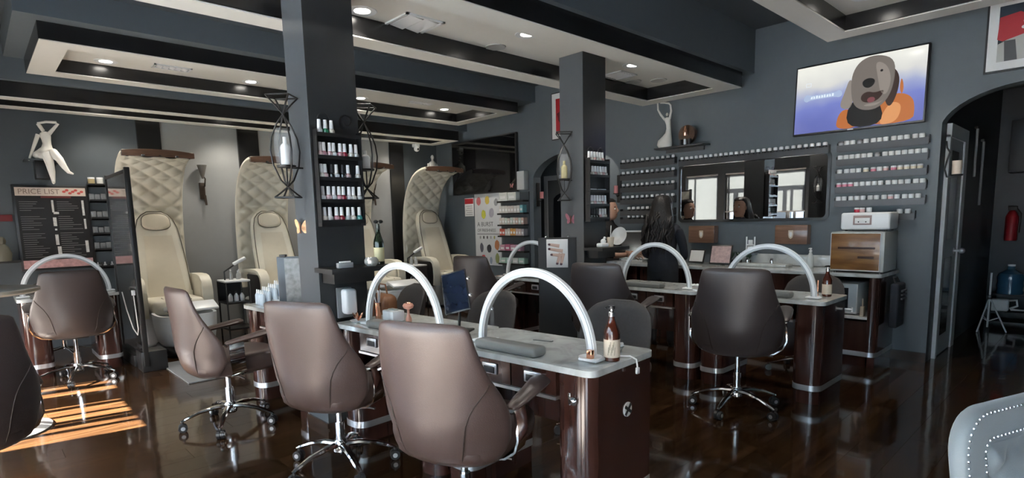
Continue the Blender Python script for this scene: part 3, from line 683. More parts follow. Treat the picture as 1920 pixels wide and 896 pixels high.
MB().rb((6.318, 2.48, .915), (.02, .98, .118), .012).build('marble_backsplash', MARBLE, ct)
# ================================================================== WALL PIECES AND SMALL THINGS
def EMI(name, col, s=1.0): return mat(name, (.01, .01, .01), .3, emit=s*1.0, ecol=col, var=.01)
def flat(parent, name, pts, m, x, th=.0006):
    """flat cut-out on a wall facing -X: pts are (y, z)"""
    n = len(pts); b = MB(); b.add([(x, a, c) for a, c in pts]+[(x-th, a, c) for a, c in pts], [tuple(range(n)), tuple(range(2*n-1, n-1, -1))]+[(i, (i+1) % n, n+(i+1) % n, n+i) for i in range(n)])
    return b.build(name, m, parent, smooth=False)
def blob(cy_, cz, ry, rz, n=20, rot=0, wob=0, seed=0):
    r_ = random.Random(seed); out = []
    for i in range(n):
        a = 2*PI*i/n; k = 1+wob*(r_.random()-.5); y, z = ry*math.cos(a)*k, rz*math.sin(a)*k
        out.append((cy_+y*math.cos(rot)-z*math.sin(rot), cz+y*math.sin(rot)+z*math.cos(rot)))
    return out
# ---- television with the dog picture (built flat around its own centre, then tilted)
tv = thing('television', 'wall television showing a golden dog picture above the jar racks', 'television', (6.27, 1.82, 2.52))
MB().rb((.012, 0, 0), (.045, 1.12, .68), .006).build('casing', BLACKPL, tv)
SCR = bpy.data.materials.new('screen_sky'); SCR.use_nodes = True
_n = SCR.node_tree.nodes; _l = SCR.node_tree.links; _b = _n['Principled BSDF']; _b.inputs['Base Color'].default_value = (.01, .01, .012, 1); _b.inputs['Roughness'].default_value = .15
_tc = _n.new('ShaderNodeTexCoord'); _sx = _n.new('ShaderNodeSeparateXYZ'); _l.new(_tc.outputs['Object'], _sx.inputs[0])
_nz = _n.new('ShaderNodeTexNoise'); _nz.inputs['Scale'].default_value = 3; _l.new(_tc.outputs['Object'], _nz.inputs['Vector'])
_ma = _n.new('ShaderNodeMath'); _ma.operation = 'MULTIPLY_ADD'; _ma.inputs[1].default_value = .28; _l.new(_nz.outputs[0], _ma.inputs[0]); _l.new(_sx.outputs['Z'], _ma.inputs[2])
_mr = _n.new('ShaderNodeMapRange'); _mr.inputs['From Min'].default_value = -.2; _mr.inputs['From Max'].default_value = .48; _l.new(_ma.outputs[0], _mr.inputs[0])
_cr = _n.new('ShaderNodeValToRGB'); e = _cr.color_ramp.elements; e[0].color = (.10, .12, .36, 1); e[1].color = (.72, .72, .66, 1)
for p_, c_ in ((.35, (.16, .19, .48, 1)), (.55, (.30, .34, .52, 1)), (.72, (.58, .58, .56, 1))): q = e.new(p_); q.color = c_
_l.new(_mr.outputs[0], _cr.inputs[0]); _l.new(_cr.outputs[0], _b.inputs['Emission Color']); _b.inputs['Emission Strength'].default_value = .85
scr = MB().box(-.0125, -.0105, -.545, .545, -.322, .325).build('screen', SCR, tv, smooth=False)
def chaikin(P):
    for _ in range(2): P = [q for a, b in zip(P, P[1:]+P[:1]) for q in ((a[0]*.75+b[0]*.25, a[1]*.75+b[1]*.25), (a[0]*.25+b[0]*.75, a[1]*.25+b[1]*.75))]
    return [(y, max(z, -.3215)) for y, z in P]
def sp(name, pts, m, k):
    if name.startswith('dog') or name.startswith('bone'): pts = chaikin(pts)
    return flat(scr, name, pts, m, -.0127-.0004*k, .0003)
ORG, ORGL = EMI('dog_orange', (.42, .13, .03), .8), EMI('dog_tan', (.62, .27, .10), .8)
GRY, GRYL, DKB, BLKE = EMI('dog_grey', (.15, .13, .115), .8), EMI('dog_pale', (.24, .21, .185), .8), EMI('dog_dark', (.035, .018, .014), .7), EMI('dog_black', (.008, .007, .007), .7)
PNK, WHE = EMI('dog_tongue', (.20, .06, .07), .7), EMI('screen_white', (.62, .70, .80), .9)
sp('dog_shoulder', [(.16, -.322), (.15, -.20), (.10, -.13), (.0, -.16), (-.05, -.322)], ORG, 1)
sp('dog_shoulder', [(-.10, -.322), (-.16, -.15), (-.24, -.08), (-.36, -.05), (-.46, -.11), (-.48, -.22), (-.47, -.322)], ORG, 1)
sp('dog_fur', [(-.20, -.322), (-.24, -.2), (-.30, -.12), (-.38, -.16), (-.36, -.28), (-.3, -.322)], ORGL, 2)
sp('dog_chest', [(.08, -.322), (.05, -.05), (-.18, -.05), (-.26, -.322)], BLKE, 3)
sp('dog_ear', [(.06, .16), (.10, .02), (.14, -.10), (.09, -.14), (.03, -.13), (.01, .05)], GRYL, 3)
sp('dog_ear', [(-.28, .20), (-.35, .10), (-.34, -.05), (-.29, -.18), (-.24, -.12), (-.22, .10)], DKB, 3)
sp('dog_ear', [(-.36, .09), (-.385, .0), (-.375, -.08), (-.35, -.02)], ORG, 4)
sp('dog_head', [(.04, .21), (-.04, .31), (-.18, .32), (-.30, .25), (-.31, .08), (-.275, -.08), (-.19, -.17), (-.07, -.175), (.02, -.11), (.05, .05)], GRY, 5)
sp('dog_cheek', [(-.14, .27), (-.24, .22), (-.285, .08), (-.255, -.06), (-.20, -.03), (-.175, .10)], GRYL, 6)
sp('dog_chin', [(-.06, -.13), (-.17, -.145), (-.24, -.09), (-.20, -.115), (-.10, -.115)], GRYL, 8)
sp('dog_muzzle', [(-.05, -.02), (-.10, .0), (-.16, -.025), (-.235, .0), (-.215, -.06), (-.165, -.105), (-.085, -.105), (-.04, -.07)], DKB, 6)
sp('dog_nose', [(-.045, .10), (-.10, .125), (-.155, .10), (-.145, .05), (-.10, .025), (-.055, .05)], BLKE, 7)
sp('dog_tongue', blob(-.13, -.082, .032, .026, 14, 0, .1, 6), PNK, 7)
sp('dog_eye', blob(-.20, .17, .012, .012, 10), BLKE, 7)
sp('bone_banner', [(.44, .06), (.47, .035), (.47, .0), (.44, -.02), (.41, .0), (.18, .0), (.15, -.015), (.12, .0), (.12, .035), (.15, .06), (.18, .04), (.41, .04)], EMI('bone_blue', (.36, .44, .62), .8), 1)
for i in range(9): sp('banner_letter', [(.405-.024*i, .008), (.388-.024*i, .008), (.388-.024*i+(.003 if i % 2 else -.001), .034-(.006 if i % 3 == 1 else 0)), (.403-.024*i, .036-(.008 if i % 3 == 0 else 0))], WHE, 2)
for a in ((.455, .452, .13, .165), (.41, .407, .13, .165), (.455, .407, .162, .165), (.455, .407, .13, .133)): sp('corner_mark', [(a[0], a[2]), (a[1], a[2]), (a[1], a[3]), (a[0], a[3])], WHE, 2)
MB().rb((-.012, .03, -.332), (.003, .05, .008), .001).build('maker_badge', WHITEM, tv)
tv.rotation_euler = (0, math.radians(3.5), 0)
# ---- big wall mirror
mr_ = thing('wall_mirror', 'wide wall mirror with rounded black frame above the counter', 'mirror', (XW, 2.875, 1.675))
MB().rprism(-.82, .82, -.325, .325, 0, .012, .05, 6).tf(XWALL).build('mirror_glass', MIRROR, mr_)
fr = MB(); n = 6
def rr(hw, hh, r): return [(sx_*(hw-r)+r*math.cos(math.radians(a0+90*i/n)), sy_*(hh-r)+r*math.sin(math.radians(a0+90*i/n))) for sx_, sy_, a0 in ((1, 1, 0), (-1, 1, 90), (-1, -1, 180), (1, -1, 270)) for i in range(n+1)]
o_, i_ = rr(.845, .35, .06), rr(.815, .318, .045); k = len(o_)
fr.add([(-.0, -a, b) for a, b in o_]+[(-.022, -a, b) for a, b in o_]+[(-.022, -a, b) for a, b in i_]+[(-.0, -a, b) for a, b in i_],
       [(q*k+i, q*k+(i+1) % k, ((q+1) % 4)*k+(i+1) % k, ((q+1) % 4)*k+i) for q in range(4) for i in range(k)])
fr.build('mirror_frame', COLDARK, mr_)
# ---- jar racks
JARC = [mat('jar_clear', (.60, .62, .63), .15, var=.1, coat=.5), mat('jar_pink', (.62, .22, .30), .2, coat=.5), mat('jar_rose', (.66, .42, .42), .2, coat=.5), mat('jar_cream', (.64, .58, .46), .2, coat=.5), mat('jar_grey', (.30, .31, .33), .2, coat=.5), mat('jar_red', (.45, .02, .05), .2, coat=.5)]
LIDG = mat('jar_lid_smoke', (.14, .14, .15), .2, coat=.5)
def jar_mesh(c): 
    o = MB().m(0).lathe([(0, 0), (.021, 0), (.0225, .003), (.0225, .026), (.0215, .028)], n=12).m(1).lathe([(.0228, .028), (.0228, .040), (.020, .043), (0, .043)], n=12).build('tmp', [JARC[c], JARC[0] if c != 4 else LIDG]); m_ = o.data; bpy.data.objects.remove(o); return m_
def capjar_mesh():
    o = MB().m(0).lathe([(0, 0), (.017, 0), (.017, .020)], n=10).m(1).lathe([(.017, .020), (.0175, .040), (.014, .045), (0, .045)], n=10).build('tmp', [BLACKPL, mat('jar_cap_white', (.88, .88, .88), .25, coat=.4)]); m_ = o.data; bpy.data.objects.remove(o); return m_
JM = [jar_mesh(c) for c in range(6)]; CM = capjar_mesh()
def put(name, me, loc, label, cat, group, rz=0, sc_=1):
    o = bpy.data.objects.new(name, me); COL.objects.link(o); o.location = loc; o.rotation_euler.z = rz
    if sc_ != 1: o.scale = (sc_,)*3
    return tag(o, label, cat, group)
RACKG = mat('rack_grey_metal', (.055, .056, .06), .35, .2)
def rack(label, y0, y1, zs, deep=.06):
    t = thing('jar_rack', label, 'rack', (XW, 0, 0))
    for z in zs:
        s = MB(); s.box(-deep, 0, y0, y1, z-.008, z); s.box(-deep-.004, -deep, y0, y1, z-.055, z+.006); s.box(-.004, 0, y0, y1, z-.055, z+.02); s.box(-deep, 0, y0-.004, y0, z-.04, z+.03); s.box(-deep, 0, y1, y1+.004, z-.04, z+.03)
        s.build('shelf', RACKG, t, smooth=False)
    return t
ORD = ['top', 'second', 'third', 'fourth', 'fifth', 'sixth']
zR = [2.045, 1.91, 1.775, 1.645, 1.512]
rack('five-tier dark rack of clear jars below the dog television', 1.23, 1.97, zR)
random.seed(3)
for r_, z in enumerate(zR):
    y = 1.945; k_ = 0
    while y > 1.25:
        c = 0
        q = random.random()
        if r_ == 2: c = 0 if y > 1.72 else random.choice((0, 2, 3, 1, 3))
        if r_ == 3 and y > 1.83: c = random.choice((1, 5))
        if r_ == 4 and abs(y-1.5) < .03: c = 2
        if r_ < 2 and q < .25: c = 4
        if c == 5: c = 1
        put('powder_jar', JM[c], (6.3085, y, z+.0005), '%s jar, %s from the left on the %s shelf below the dog television' % ({0: 'clear white', 1: 'pink', 2: 'rose', 3: 'cream', 4: 'dark grey'}[c], nth(k_), ORD[r_]), 'jar', 'jars on the %s shelf below the television' % ORD[r_], sc_=1.06); k_ += 1
        y -= .051+(.012 if random.random() < .3 else 0)
zL = [2.085, 1.935, 1.78, 1.625, 1.48, 1.375]
rack('six-tier black rack of white-capped jars behind the woman', 3.76, 4.55, zL)
for r_, z in enumerate(zL):
    n_ = 11 if r_ < 4 else 8
    for i in range(n_):
        put('capped_jar', CM, (6.307, 4.52-(.073 if r_ < 4 else .07)*i-(0 if r_ < 4 else .09), z+.0005), 'white-capped black jar, %s from the left on the %s shelf behind the woman' % (nth(i), ORD[r_]), 'jar', 'white-capped jars, %s shelf behind the woman' % ORD[r_], sc_=1.28)
rack('long single-tier black rack of white-capped jars over the mirror', 2.05, 3.70, [2.045])
for i in range(27): put('capped_jar', CM, (6.307, 3.67-.0608*i, 2.0455), 'small white-capped jar, %s from the left on the rack over the mirror' % nth(i), 'jar', 'white-capped jars over the mirror', sc_=1.25)
s = rack('short black wall shelf right of the white sterilizer', 1.30, 1.47, [1.375])
for i in range(2): put('powder_jar', JM[0], (6.308, 1.42-.065*i, 1.3755), '%s clear jar on the short shelf right of the white sterilizer' % ('left', 'right')[i], 'jar', 'jars on the short shelf', sc_=1.1)
# ---- wall dispensers
def dispenser(y, label):
    t = thing('wall_dispenser', label, 'dispenser', (XW, y, 1.185), 0, 'brown wall dispensers under the mirror')
    MB().rb((-.05, 0, 0), (.10, .33, .2), .01).build('box', wood('dispenser_brown', (.16, .085, .055), (.24, .135, .09), .3, 3, 'Y'), t)
    MB().rb((-.102, -.166, 0), (.005, .004, .2), .001).build('dark_edge', BLACKPL, t)
    pts = [(-.024, .045), (.024, .045), (.026, .0), (.018, -.032), (0, -.045), (-.018, -.032), (-.026, 0)]
    flat(t, 'pale_emblem', pts, KRAFT, -.1005, .002); flat(t, 'emblem_inner', [(a*.55, b*.6) for a, b in pts], PAPER, -.1026, .001)
dispenser(3.37, 'brown wall dispenser with pale emblem, nearest the woman'); dispenser(2.36, 'brown wall dispenser with pale emblem, nearest the wood-front cabinet')
# ---- wood-front cabinet, sterilizer, microwave, towels
t = thing('towel_warmer', 'pale metal cabinet with a brown wooden front on the counter', 'cabinet', (6.05, 1.63, .855))
MB().rb((.0, 0, .19), (.42, .44, .36), .01).build('cabinet_body', mat('pale_grey_enamel', (.42, .44, .42), .35), t)
for x, y in ((-.17, -.18), (-.17, .18), (.17, -.18), (.17, .18)): MB().cyl((x, y, 0), (x, y, .012), .014).build('foot', BLACKPL, t)
dr = MB().rb((-.216, .01, .19), (.016, .40, .33), .004).build('door', wood('golden_brown_front', (.16, .065, .015), (.30, .14, .04), .35, 3, 'Y', .3, 6), t)
fb = MB()
for a in ((-.192, -.188, .02, .36), (.208, .212, .02, .36)): fb.box(-.226, -.222, a[0], a[1], a[2], a[3])
fb.box(-.226, -.222, -.192, .212, .02, .024); fb.box(-.226, -.222, -.192, .212, .356, .36); fb.build('door_edge', WHITEM, dr, smooth=False)
MB().rb((-.226, .0, .225), (.006, .30, .018), .003).build('handle_groove', mat('dark_groove', (.05, .018, .006), .5), dr)
MB().rb((-.226, -.08, .14), (.006, .13, .022), .003).build('lower_groove', MATS['dark_groove'], dr)  # short dark brown strip low on the wooden door
t = thing('sterilizer_box', 'white rounded sterilizer with a grey dial panel on the wood-front cabinet', 'appliance', (6.07, 1.60, 1.228))
MB().rb((0, 0, .092), (.28, .40, .155), .02, 3).build('housing', WHITEP, t)
for x, y in ((-.1, -.16), (-.1, .16), (.1, -.16), (.1, .16)): MB().cyl((x, y, 0), (x, y, .018), .012).build('foot', BLACKPL, t)
MB().rb((-.141, .02, .10), (.004, .15, .085), .002).build('dial_panel', mat('dial_grey', (.30, .22, .21), .5), t)
MB().rb((-.144, .02, .095), (.003, .12, .05), .002).build('dial_face', PAPER, t)
for y in (-.01, .05): MB().ball((-.146, y, .085), .006, 8, 5).build('button', BLACKPL, t)
for i, (y, c) in enumerate(((1.70, 5), (1.655, 2), (1.60, 0))): put('nail_powder_pot', JM[c], (6.04, y, 1.399), '%s little pot on top of the white sterilizer' % ('red', 'rose', 'clear')[i], 'jar', None)
t = thing('microwave', 'white framed microwave in the counter niche', 'microwave', (6.02, 1.78, .462))
MB().rb((0, 0, .15), (.36, .36, .28), .01).build('body', WHITEM, t); MB().rb((-.182, .03, .155), (.006, .27, .21), .008).build('door_window', BLACKPL, t)
MB().rb((-.184, 0, .155), (.004, .34, .25), .006).build('door_frame', mat('pale_blue_white', (.55, .62, .66), .35), t)
MB().rb((-.188, .02, .155), (.004, .25, .19), .006).build('glass', DGLASS, t)
for x in (-.12, .12): MB().box(x-.02, x+.02, -.15, .15, 0, .012).build('foot_rail', BLACKPL, t, smooth=False)
tag(MB().rb((0, 0, .045), (.05, .03, .09), .004).cyl((0, 0, .09), (0, .002, .16), .006, n=8).build('file_cup', KRAFT, loc=(5.84, 1.555, .462)), 'narrow beige cup of nail files right of the microwave', 'cup')
t = thing('hanging_bag', 'dark hanging bag with folded grey straps at the end of the counter', 'bag', (6.06, 1.34, .40))
MB().rb((0, 0, .16), (.24, .07, .40), .02, 3).build('bag_body', mat('dark_navy_cloth', (.02, .024, .034), .8, bump=.2), t)
for i in range(3): MB().rb((.03, -.04, .22+.035*i), (.15, .02, .018), .004).build('strap', mat('grey_strap', (.16, .17, .19), .8), t)
MB().tube([(-.08, 0, .34), (-.06, .03, .41), (.06, .03, .41), (.08, 0, .34)], .008, 6).build('handle', BLACKPL, t)
# ---- things on the counter
def pump_bottle(name, label, loc, h, r, body, label_mat=None, group=None, cap=None, pump=True):
    t = thing(name, label, 'bottle', loc, random.random()*0, group)
    MB().lathe([(0, 0), (r*.94, 0), (r, r*.08), (r, h*.52), (r*.93, h*.58), (r*.62, h*.70), (r*.40, h*.80), (r*.36, h*.86), (0, h*.86)], n=20).build('bottle_body', body, t)
    if label_mat: MB().lathe([(r*1.012, h*.08), (r*1.012, h*.42), (r*.99, h*.42)], n=20).build('paper_label', label_mat, t)
    c_ = cap or BLACKPL
    if pump:
        MB().lathe([(0, h*.85), (r*.44, h*.85), (r*.44, h*.93), (r*.2, h*.945), (r*.2, h*1.0), (0, h*1.0)], n=16).build('pump_collar', cap or CHROME, t)
        p = MB(); p.lathe([(0, h*.99), (r*.40, h*.99), (r*.40, h*1.05), (0, h*1.06)], n=14); p.tube([(0, 0, h*1.03), (-r*.7, r*.3, h*1.03), (-r*.85, r*.36, h*1.01)], r*.13, 6); p.build('pump_head', c_, t)
    else: MB().lathe([(0, h*.85), (r*.42, h*.85), (r*.40, h), (0, h)], n=14).build('cap', c_, t)
    return t
pb = pump_bottle('pump_bottle', 'tall amber pump bottle with beige label on the nearest desk', (2.03, 1.515, .770), .235, .036, BROWNG, KRAFT)
for i, a in enumerate((-.5, -.1, .25)):                                       # botanical strokes on the label
    pass
bw = MB()
for k in range(7):
    a0 = 3.3+.13*k; z0 = .03+.012*(k % 3); pts = [(.0368*math.cos(a0+.02*i), .0368*math.sin(a0+.02*i), z0+.009*i) for i in range(5)]
    bw.tube(pts, .0012, 4)
bw.build('botanical_print', mat('olive_ink', (.16, .14, .09), .7), pb)
pump_bottle('pump_bottle', 'small amber pump bottle on the right-hand desk', (4.71, 1.50, .770), .225, .034, BROWNG, KRAFT)
pump_bottle('soap_bottle', 'clear soap dispenser on the counter left of the wood-front cabinet', (6.16, 2.13, .855), .19, .032, mat('frosted_clear', (.55, .58, .58), .25), None, None, WHITEP)
pump_bottle('wine_bottle', 'dark champagne bottle with cream label beside the left column shelf', (1.975, 3.37, 1.130), .27, .034, mat('dark_green_glass', (.012, .02, .010), .08, coat=.6), mat('cream_label', (.55, .50, .30), .6), None, mat('foil_dark', (.05, .05, .04), .3, .6), False)
# phone stand / small frames and clutter on the counter
def frame_stand(label, loc, rz, w_=.18, h_=.24, face=None, tilt=.3):
    t = thing('swatch_stand', label, 'frame', loc, rz); R_ = Matrix.Rotation(tilt, 3, 'Y')
    MB().rb((0, 0, h_/2*math.cos(tilt)+.008), (.012, w_, h_), .004, 2, R_).build('frame_body', BLACKPL, t)
    MB().rb((-.0075, 0, h_/2*math.cos(tilt)+.01), (.003, w_-.025, h_-.03), .001, 1, R_).build('picture', face or PAPER, t)
    MB().tube([(.03, 0, h_*.6), (.10, 0, .004)], .005, 6).build('stand_leg', BLACKPL, t)
PNKPIC = mat('pink_swatch_photo', (.50, .36, .35), .4, var=.5, vs_=30)
frame_stand('tilted frame with pink nail swatches on the counter right of the woman', (6.04, 3.02, .857), .1, .24, .22, PNKPIC)
frame_stand('low tilted pale frame on the counter beside the woman', (6.10, 3.34, .857), -.1, .20, .16, PAPER)
t = thing('tissue_tray', 'white marble tray with small chrome fittings on the counter', 'tray', (6.13, 2.62, .855))
MB().rb((0, 0, .015), (.2, .6, .03), .008).build('tray', MARBLE, t)
for y in (-.12, .14): MB().lathe([(0, .03), (.018, .03), (.02, .06), (.012, .085), (0, .085)], (0, y, 0), 12).build('chrome_knob', CHROME, t)
t = thing('ring_holder', 'white wire holder shaped like a crown on the wall ledge', 'holder', (6.26, 2.79, 1.00))
MB().rb((.03, 0, -.03), (.1, .12, .02), .004).build('ledge', SLATE, t)
for y in (-.045, .045): MB().tube([(0, y, .0), (0, y, .16)], .008, 6).build('upright', WHITEM, t)
MB().tube([(0, -.045, .07), (0, .045, .07)], .008, 6).build('crossbar', WHITEM, t); MB().rb((0, 0, .10), (.02, .05, .05), .006).build('clip', WHITEM, t); MB().rb((0, 0, .02), (.03, .06, .07), .008).build('base', WHITEM, t)
for i in range(4):
    t = thing('potted_plant', 'small dark green plant, %s from the left behind the counter frames' % nth(3-i), 'plant', (6.24, 2.80+.10*i, .855), 0, 'small plants on the counter')
    MB().lathe([(0, 0), (.025, 0), (.03, .05), (0, .05)], (0, 0, 0), 12).build('pot', BLACKPL, t)
    for k in range(9):
        a = 2*PI*k/9; MB().tube([(0, 0, .05), (.025*math.cos(a), .025*math.sin(a), .10), (.045*math.cos(a), .045*math.sin(a), .14)], [.004, .009, .001], 5).build('leaf', mat('dark_leaf', (.02, .05, .03), .6), t)
# ---- statue shelf with dancer and round ornament
t = thing('wall_shelf', 'dark wall shelf carrying the white dancing figure', 'shelf', (XW, 3.65, 2.225))
MB().rb((-.09, 0, -.008), (.18, .64, .018), .003).build('board', RACKG, t); MB().box(-.02, 0, -.25, .25, -.06, -.016).build('bracket', RACKG, t, smooth=False)
t = thing('dancer_statue', 'white resin figure with raised arms on the wall shelf', 'statue', (6.24, 3.84, 2.226))
d = MB(); d.rings([[(x+rx*math.cos(2*PI*j/14), y+ry*math.sin(2*PI*j/14), z) for j in range(14)] for (x, y, z, rx, ry) in
    ((0, .02, 0, .05, .085), (0, .03, .04, .062, .10), (0, .025, .09, .062, .092), (0, .0, .13, .048, .062), (0, -.02, .17, .033, .040), (0, -.025, .22, .027, .030), (0, -.02, .27, .026, .030), (0, -.01, .31, .026, .038), (0, -.003, .335, .022, .042), (0, 0, .355, .012, .016))]); d.build('torso', STATUE, t, angle=70)
MB().ball((0, .0, .39), (.016, .016, .02)).build('head', STATUE, t)
MB().tube([(0, .03, .33), (0, .085, .395), (0, .125, .46), (0, .130, .53), (0, .145, .585), (0, .15, .60)], [.015, .013, .011, .009, .007, .004], 8).build('arm', STATUE, t)
MB().tube([(0, -.035, .33), (0, -.055, .42), (0, -.045, .49), (0, -.02, .515), (0, .04, .53), (0, .095, .535)], [.015, .013, .011, .010, .008, .005], 8).build('arm', STATUE, t)
t = thing('round_ornament', 'round brown wooden ornament with candle cups on the wall shelf', 'ornament', (6.22, 3.55, 2.226))
MB().cyl((.02, 0, .12), (-.03, 0, .12), .105, n=28).build('disc', WALNUT, t); MB().lathe([(0, 0), (.018, 0), (.03, .05), (.012, .11), (0, .11)], (-.06, 0, .10), 10).build('copper_drop', COPPER, t)
for y in (-.055, .0, .055): MB().lathe([(0, 0), (.02, 0), (.02, .06), (0, .06)], (-.06, y, 0), 12).build('candle_cup', BLACKPL if y else STEEL, t)
# ---- framed posters on the right wall
t = thing('framed_poster', 'white framed print with a red shape above the corridor arch', 'poster', (XW, .58, 2.80))
MB().box(-.02, 0, -.31, .31, -.28, .28).build('outer_frame', BLACKPL, t, smooth=False); MB().box(-.024, -.02, -.295, .295, -.265, .265).build('mount', PAPER, t, smooth=False)
MB().box(-.0245, -.024, -.23, .23, -.20, .235).build('dark_ground', mat('navy_print', (.02, .03, .045), .4), t, smooth=False)
flat(t, 'pale_table', [(.23, -.20), (.23, -.06), (.10, .0), (-.23, .04), (-.23, -.20)], mat('pale_print', (.42, .42, .40), .5), -.0247)
flat(t, 'red_shape', [(.235, -.02), (.225, .15), (.10, .17), (.02, .12), (-.02, .05), (.04, -.0), (.12, -.02), (.2, -.04)], RED, -.0252)
flat(t, 'grey_leg', [(.18, -.2), (.19, -.04), (.12, -.04), (.10, -.2)], mat('charcoal_print', (.06, .06, .065), .5), -.0256)
for a, b in ((.06, .09), (.07, .045)): flat(t, 'white_dot', blob(a, b, .018, .014, 10), PAPER, -.0258)
t = thing('framed_poster', 'narrow framed red print just left of the right column', 'poster', (XW, 5.42, 2.865))
MB().box(-.02, 0, -.37, .37, -.33, .33).build('outer_frame', BLACKPL, t, smooth=False); MB().box(-.024, -.02, -.355, .355, -.315, .315).build('mount', PAPER, t, smooth=False)
MB().box(-.0248, -.024, -.28, .28, -.24, .24).build('red_print', RED, t, smooth=False); flat(t, 'dark_figure', blob(.15, -.02, .10, .12, 16, 0, .4, 8), mat('dark_red_print', (.10, .008, .012), .5), -.0252)
# candle sconce by the corridor
t = thing('candle_sconce', 'black scroll sconce holding a cream candle at the corridor arch', 'sconce', (6.52, 1.08, 1.72))
MB().tube([(0, .06, .30), (-.01, .05, .24), (0, .03, .2), (.01, .05, .12), (0, .06, .05), (0, .04, -.02), (0, -.01, -.02)], .007, 7).build('scroll', BLACKM, t)
MB().lathe([(0, -.015), (.045, -.015), (.05, 0), (0, 0)], (0, -.03, 0), 16).build('dish', BLACKM, t); MB().lathe([(0, 0), (.038, 0), (.038, .12), (0, .12)], (0, -.03, 0), 16).build('candle', mat('cream_wax', (.66, .55, .46), .5), t)
# ---- dark television, safety sign, poster, product shelves at the far end
t = thing('television', 'dark switched-off television above the rightmost pedicure chair', 'television', (XW, 7.32, 2.30))
MB().rb((-.03, 0, 0), (.05, 1.62, .90), .006).build('casing', BLACKPL, t); MB().box(-.0575, -.0555, -.79, .79, -.43, .43).build('screen', mat('screen_black', (.006, .006, .007), .04), t, smooth=False)
t = thing('safety_sign', 'white notice with red header left of the fruit poster', 'sign', (XW, 7.75, 1.64))
MB().rb((-.004, 0, 0), (.008, .24, .31), .002).build('panel', PAPER, t); MB().rb((-.0085, 0, .10), (.002, .23, .09), .001).build('red_header', RED, t)
for i in range(5): MB().box(-.0092, -.0085, -.09, .09-.03*(i % 2), .02-.035*i-.006, .02-.035*i+.002).build('text_line', mat('grey_ink', (.2, .2, .2), .6), t, smooth=False)
t = thing('fruit_poster', 'tall white poster of fruit with A BURST OF FRESHNESS lettering', 'poster', (XW-.003, 7.27, 1.26))
MB().rb((-.004, 0, 0), (.008, .66, 1.20), .002).build('sheet', mat('poster_white', (.58, .59, .60), .5, var=.05), t)
INKG = mat('poster_ink', (.10, .10, .11), .6)
text_part('letter', 'A BURST', .105, INKG, t, T3((-.0085, .27, .05)) @ XWALL); text_part('letter', 'OF FRESHNESS', .072, INKG, t, T3((-.0085, .27, -.04)) @ XWALL)
FR = [(.22, .47, .055, .07, (.50, .15, .16)), (.0, .48, .055, .07, (.55, .42, .08)), (-.22, .44, .05, .06, (.30, .31, .33)), (.10, .25, .055, .075, (.50, .50, .06)), (-.10, .27, .06, .08, (.35, .34, .40)),
      (.17, -.31, .045, .08, (.10, .10, .13)), (-.02, -.32, .055, .07, (.03, .03, .04)), (-.22, -.26, .06, .085, (.45, .18, .08)), (.13, -.50, .06, .075, (.48, .06, .07)), (-.06, -.52, .035, .06, (.25, .30, .38)), (-.22, -.48, .05, .085, (.26, .30, .12))]
for i, (a, b, ra, rb_, c) in enumerate(FR): flat(t, 'fruit_print', blob(a, b, ra, rb_, 18, 0, .15, i), mat('fruit_ink_%d' % i, c, .5, var=.2, vs_=30), -.0085)
for i in range(5): flat(t, 'swatch_print', blob(.2-.09*i, -.135, .018, .028, 10), mat('swatch_ink_%d' % i, [(.3, .3, .3), (.03, .03, .03), (.08, .07, .07), (.3, .3, .32), (.3, .3, .1)][i], .5), -.0085)
MB().box(-.009, -.0082, -.3, .28, -.085, -.075).build('rule_line', INKG, t, smooth=False)
ps = thing('product_shelves', 'black wall shelves of small product boxes beside the fruit poster', 'shelf', (XW, 6.60, 0))
zS = [1.705, 1.515, 1.335, 1.16, .92, .72]
for z in zS: MB().box(-.13, 0, -.30, .30, z-.025, z).build('shelf', BLACKM, ps, smooth=False)
MB().box(-.012, 0, -.31, .31, .6, 1.83).build('back_panel', SLATED, ps, smooth=False)
random.seed(11)
PALS = [[(.62, .64, .60)]*3, [(.58, .56, .52), (.55, .50, .48), (.60, .58, .55), (.20, .48, .52)], [(.60, .52, .46), (.50, .56, .50), (.58, .40, .34), (.60, .55, .50)], [(.55, .12, .08), (.62, .58, .52), (.60, .30, .08), (.58, .45, .42), (.45, .40, .42)], [(.52, .22, .30), (.55, .30, .38), (.40, .10, .18)], [(.40, .58, .50), (.55, .58, .56)]]
RN = ['top', 'second', 'third', 'fourth', 'fifth', 'lowest']
CNAME = lambda c: 'teal' if c[2] > c[0]+.2 else 'red' if c[0] > .4 and c[1] < .2 else 'orange' if c[0] > .5 and c[2] < .15 else 'pink' if c[0] > c[1]+.15 else 'mint' if c[1] > c[0] else 'pale'
for r_, z in enumerate(zS):
    y = .28; n_ = 0
    while y > -.24:
        wd = (.20, .068, .062, .062, .12, .14)[r_]; c = PALS[r_][min(len(PALS[r_])-1, int((.28-y)/.56*len(PALS[r_])))] if r_ in (1, 3) else random.choice(PALS[r_])
        m_ = mat('carton_%d_%d_%d' % tuple(int(q*100) for q in c), c, .5, var=.15, vs_=50); hh = (.13, .115, .105, .11, .10, .09)[r_]*random.uniform(.92, 1.05)
        if y-wd < -.29: break
        b = MB().m(0).rb((-.06, 0, hh/2+.0005), (.09, wd*.94, hh), .003, 1).m(1).cb((-.106, 0, hh*.42), (.001, wd*.6, hh*.3)).build('product_box', [m_, PAPER], smooth=False, loc=(XW, 6.60+y-wd/2, z))
        tag(b, '%s product box, %s from the left on the %s shelf by the fruit poster' % (CNAME(c), nth(n_), RN[r_]), 'box', 'product boxes, %s shelf by the fruit poster' % RN[r_]); y -= wd; n_ += 1
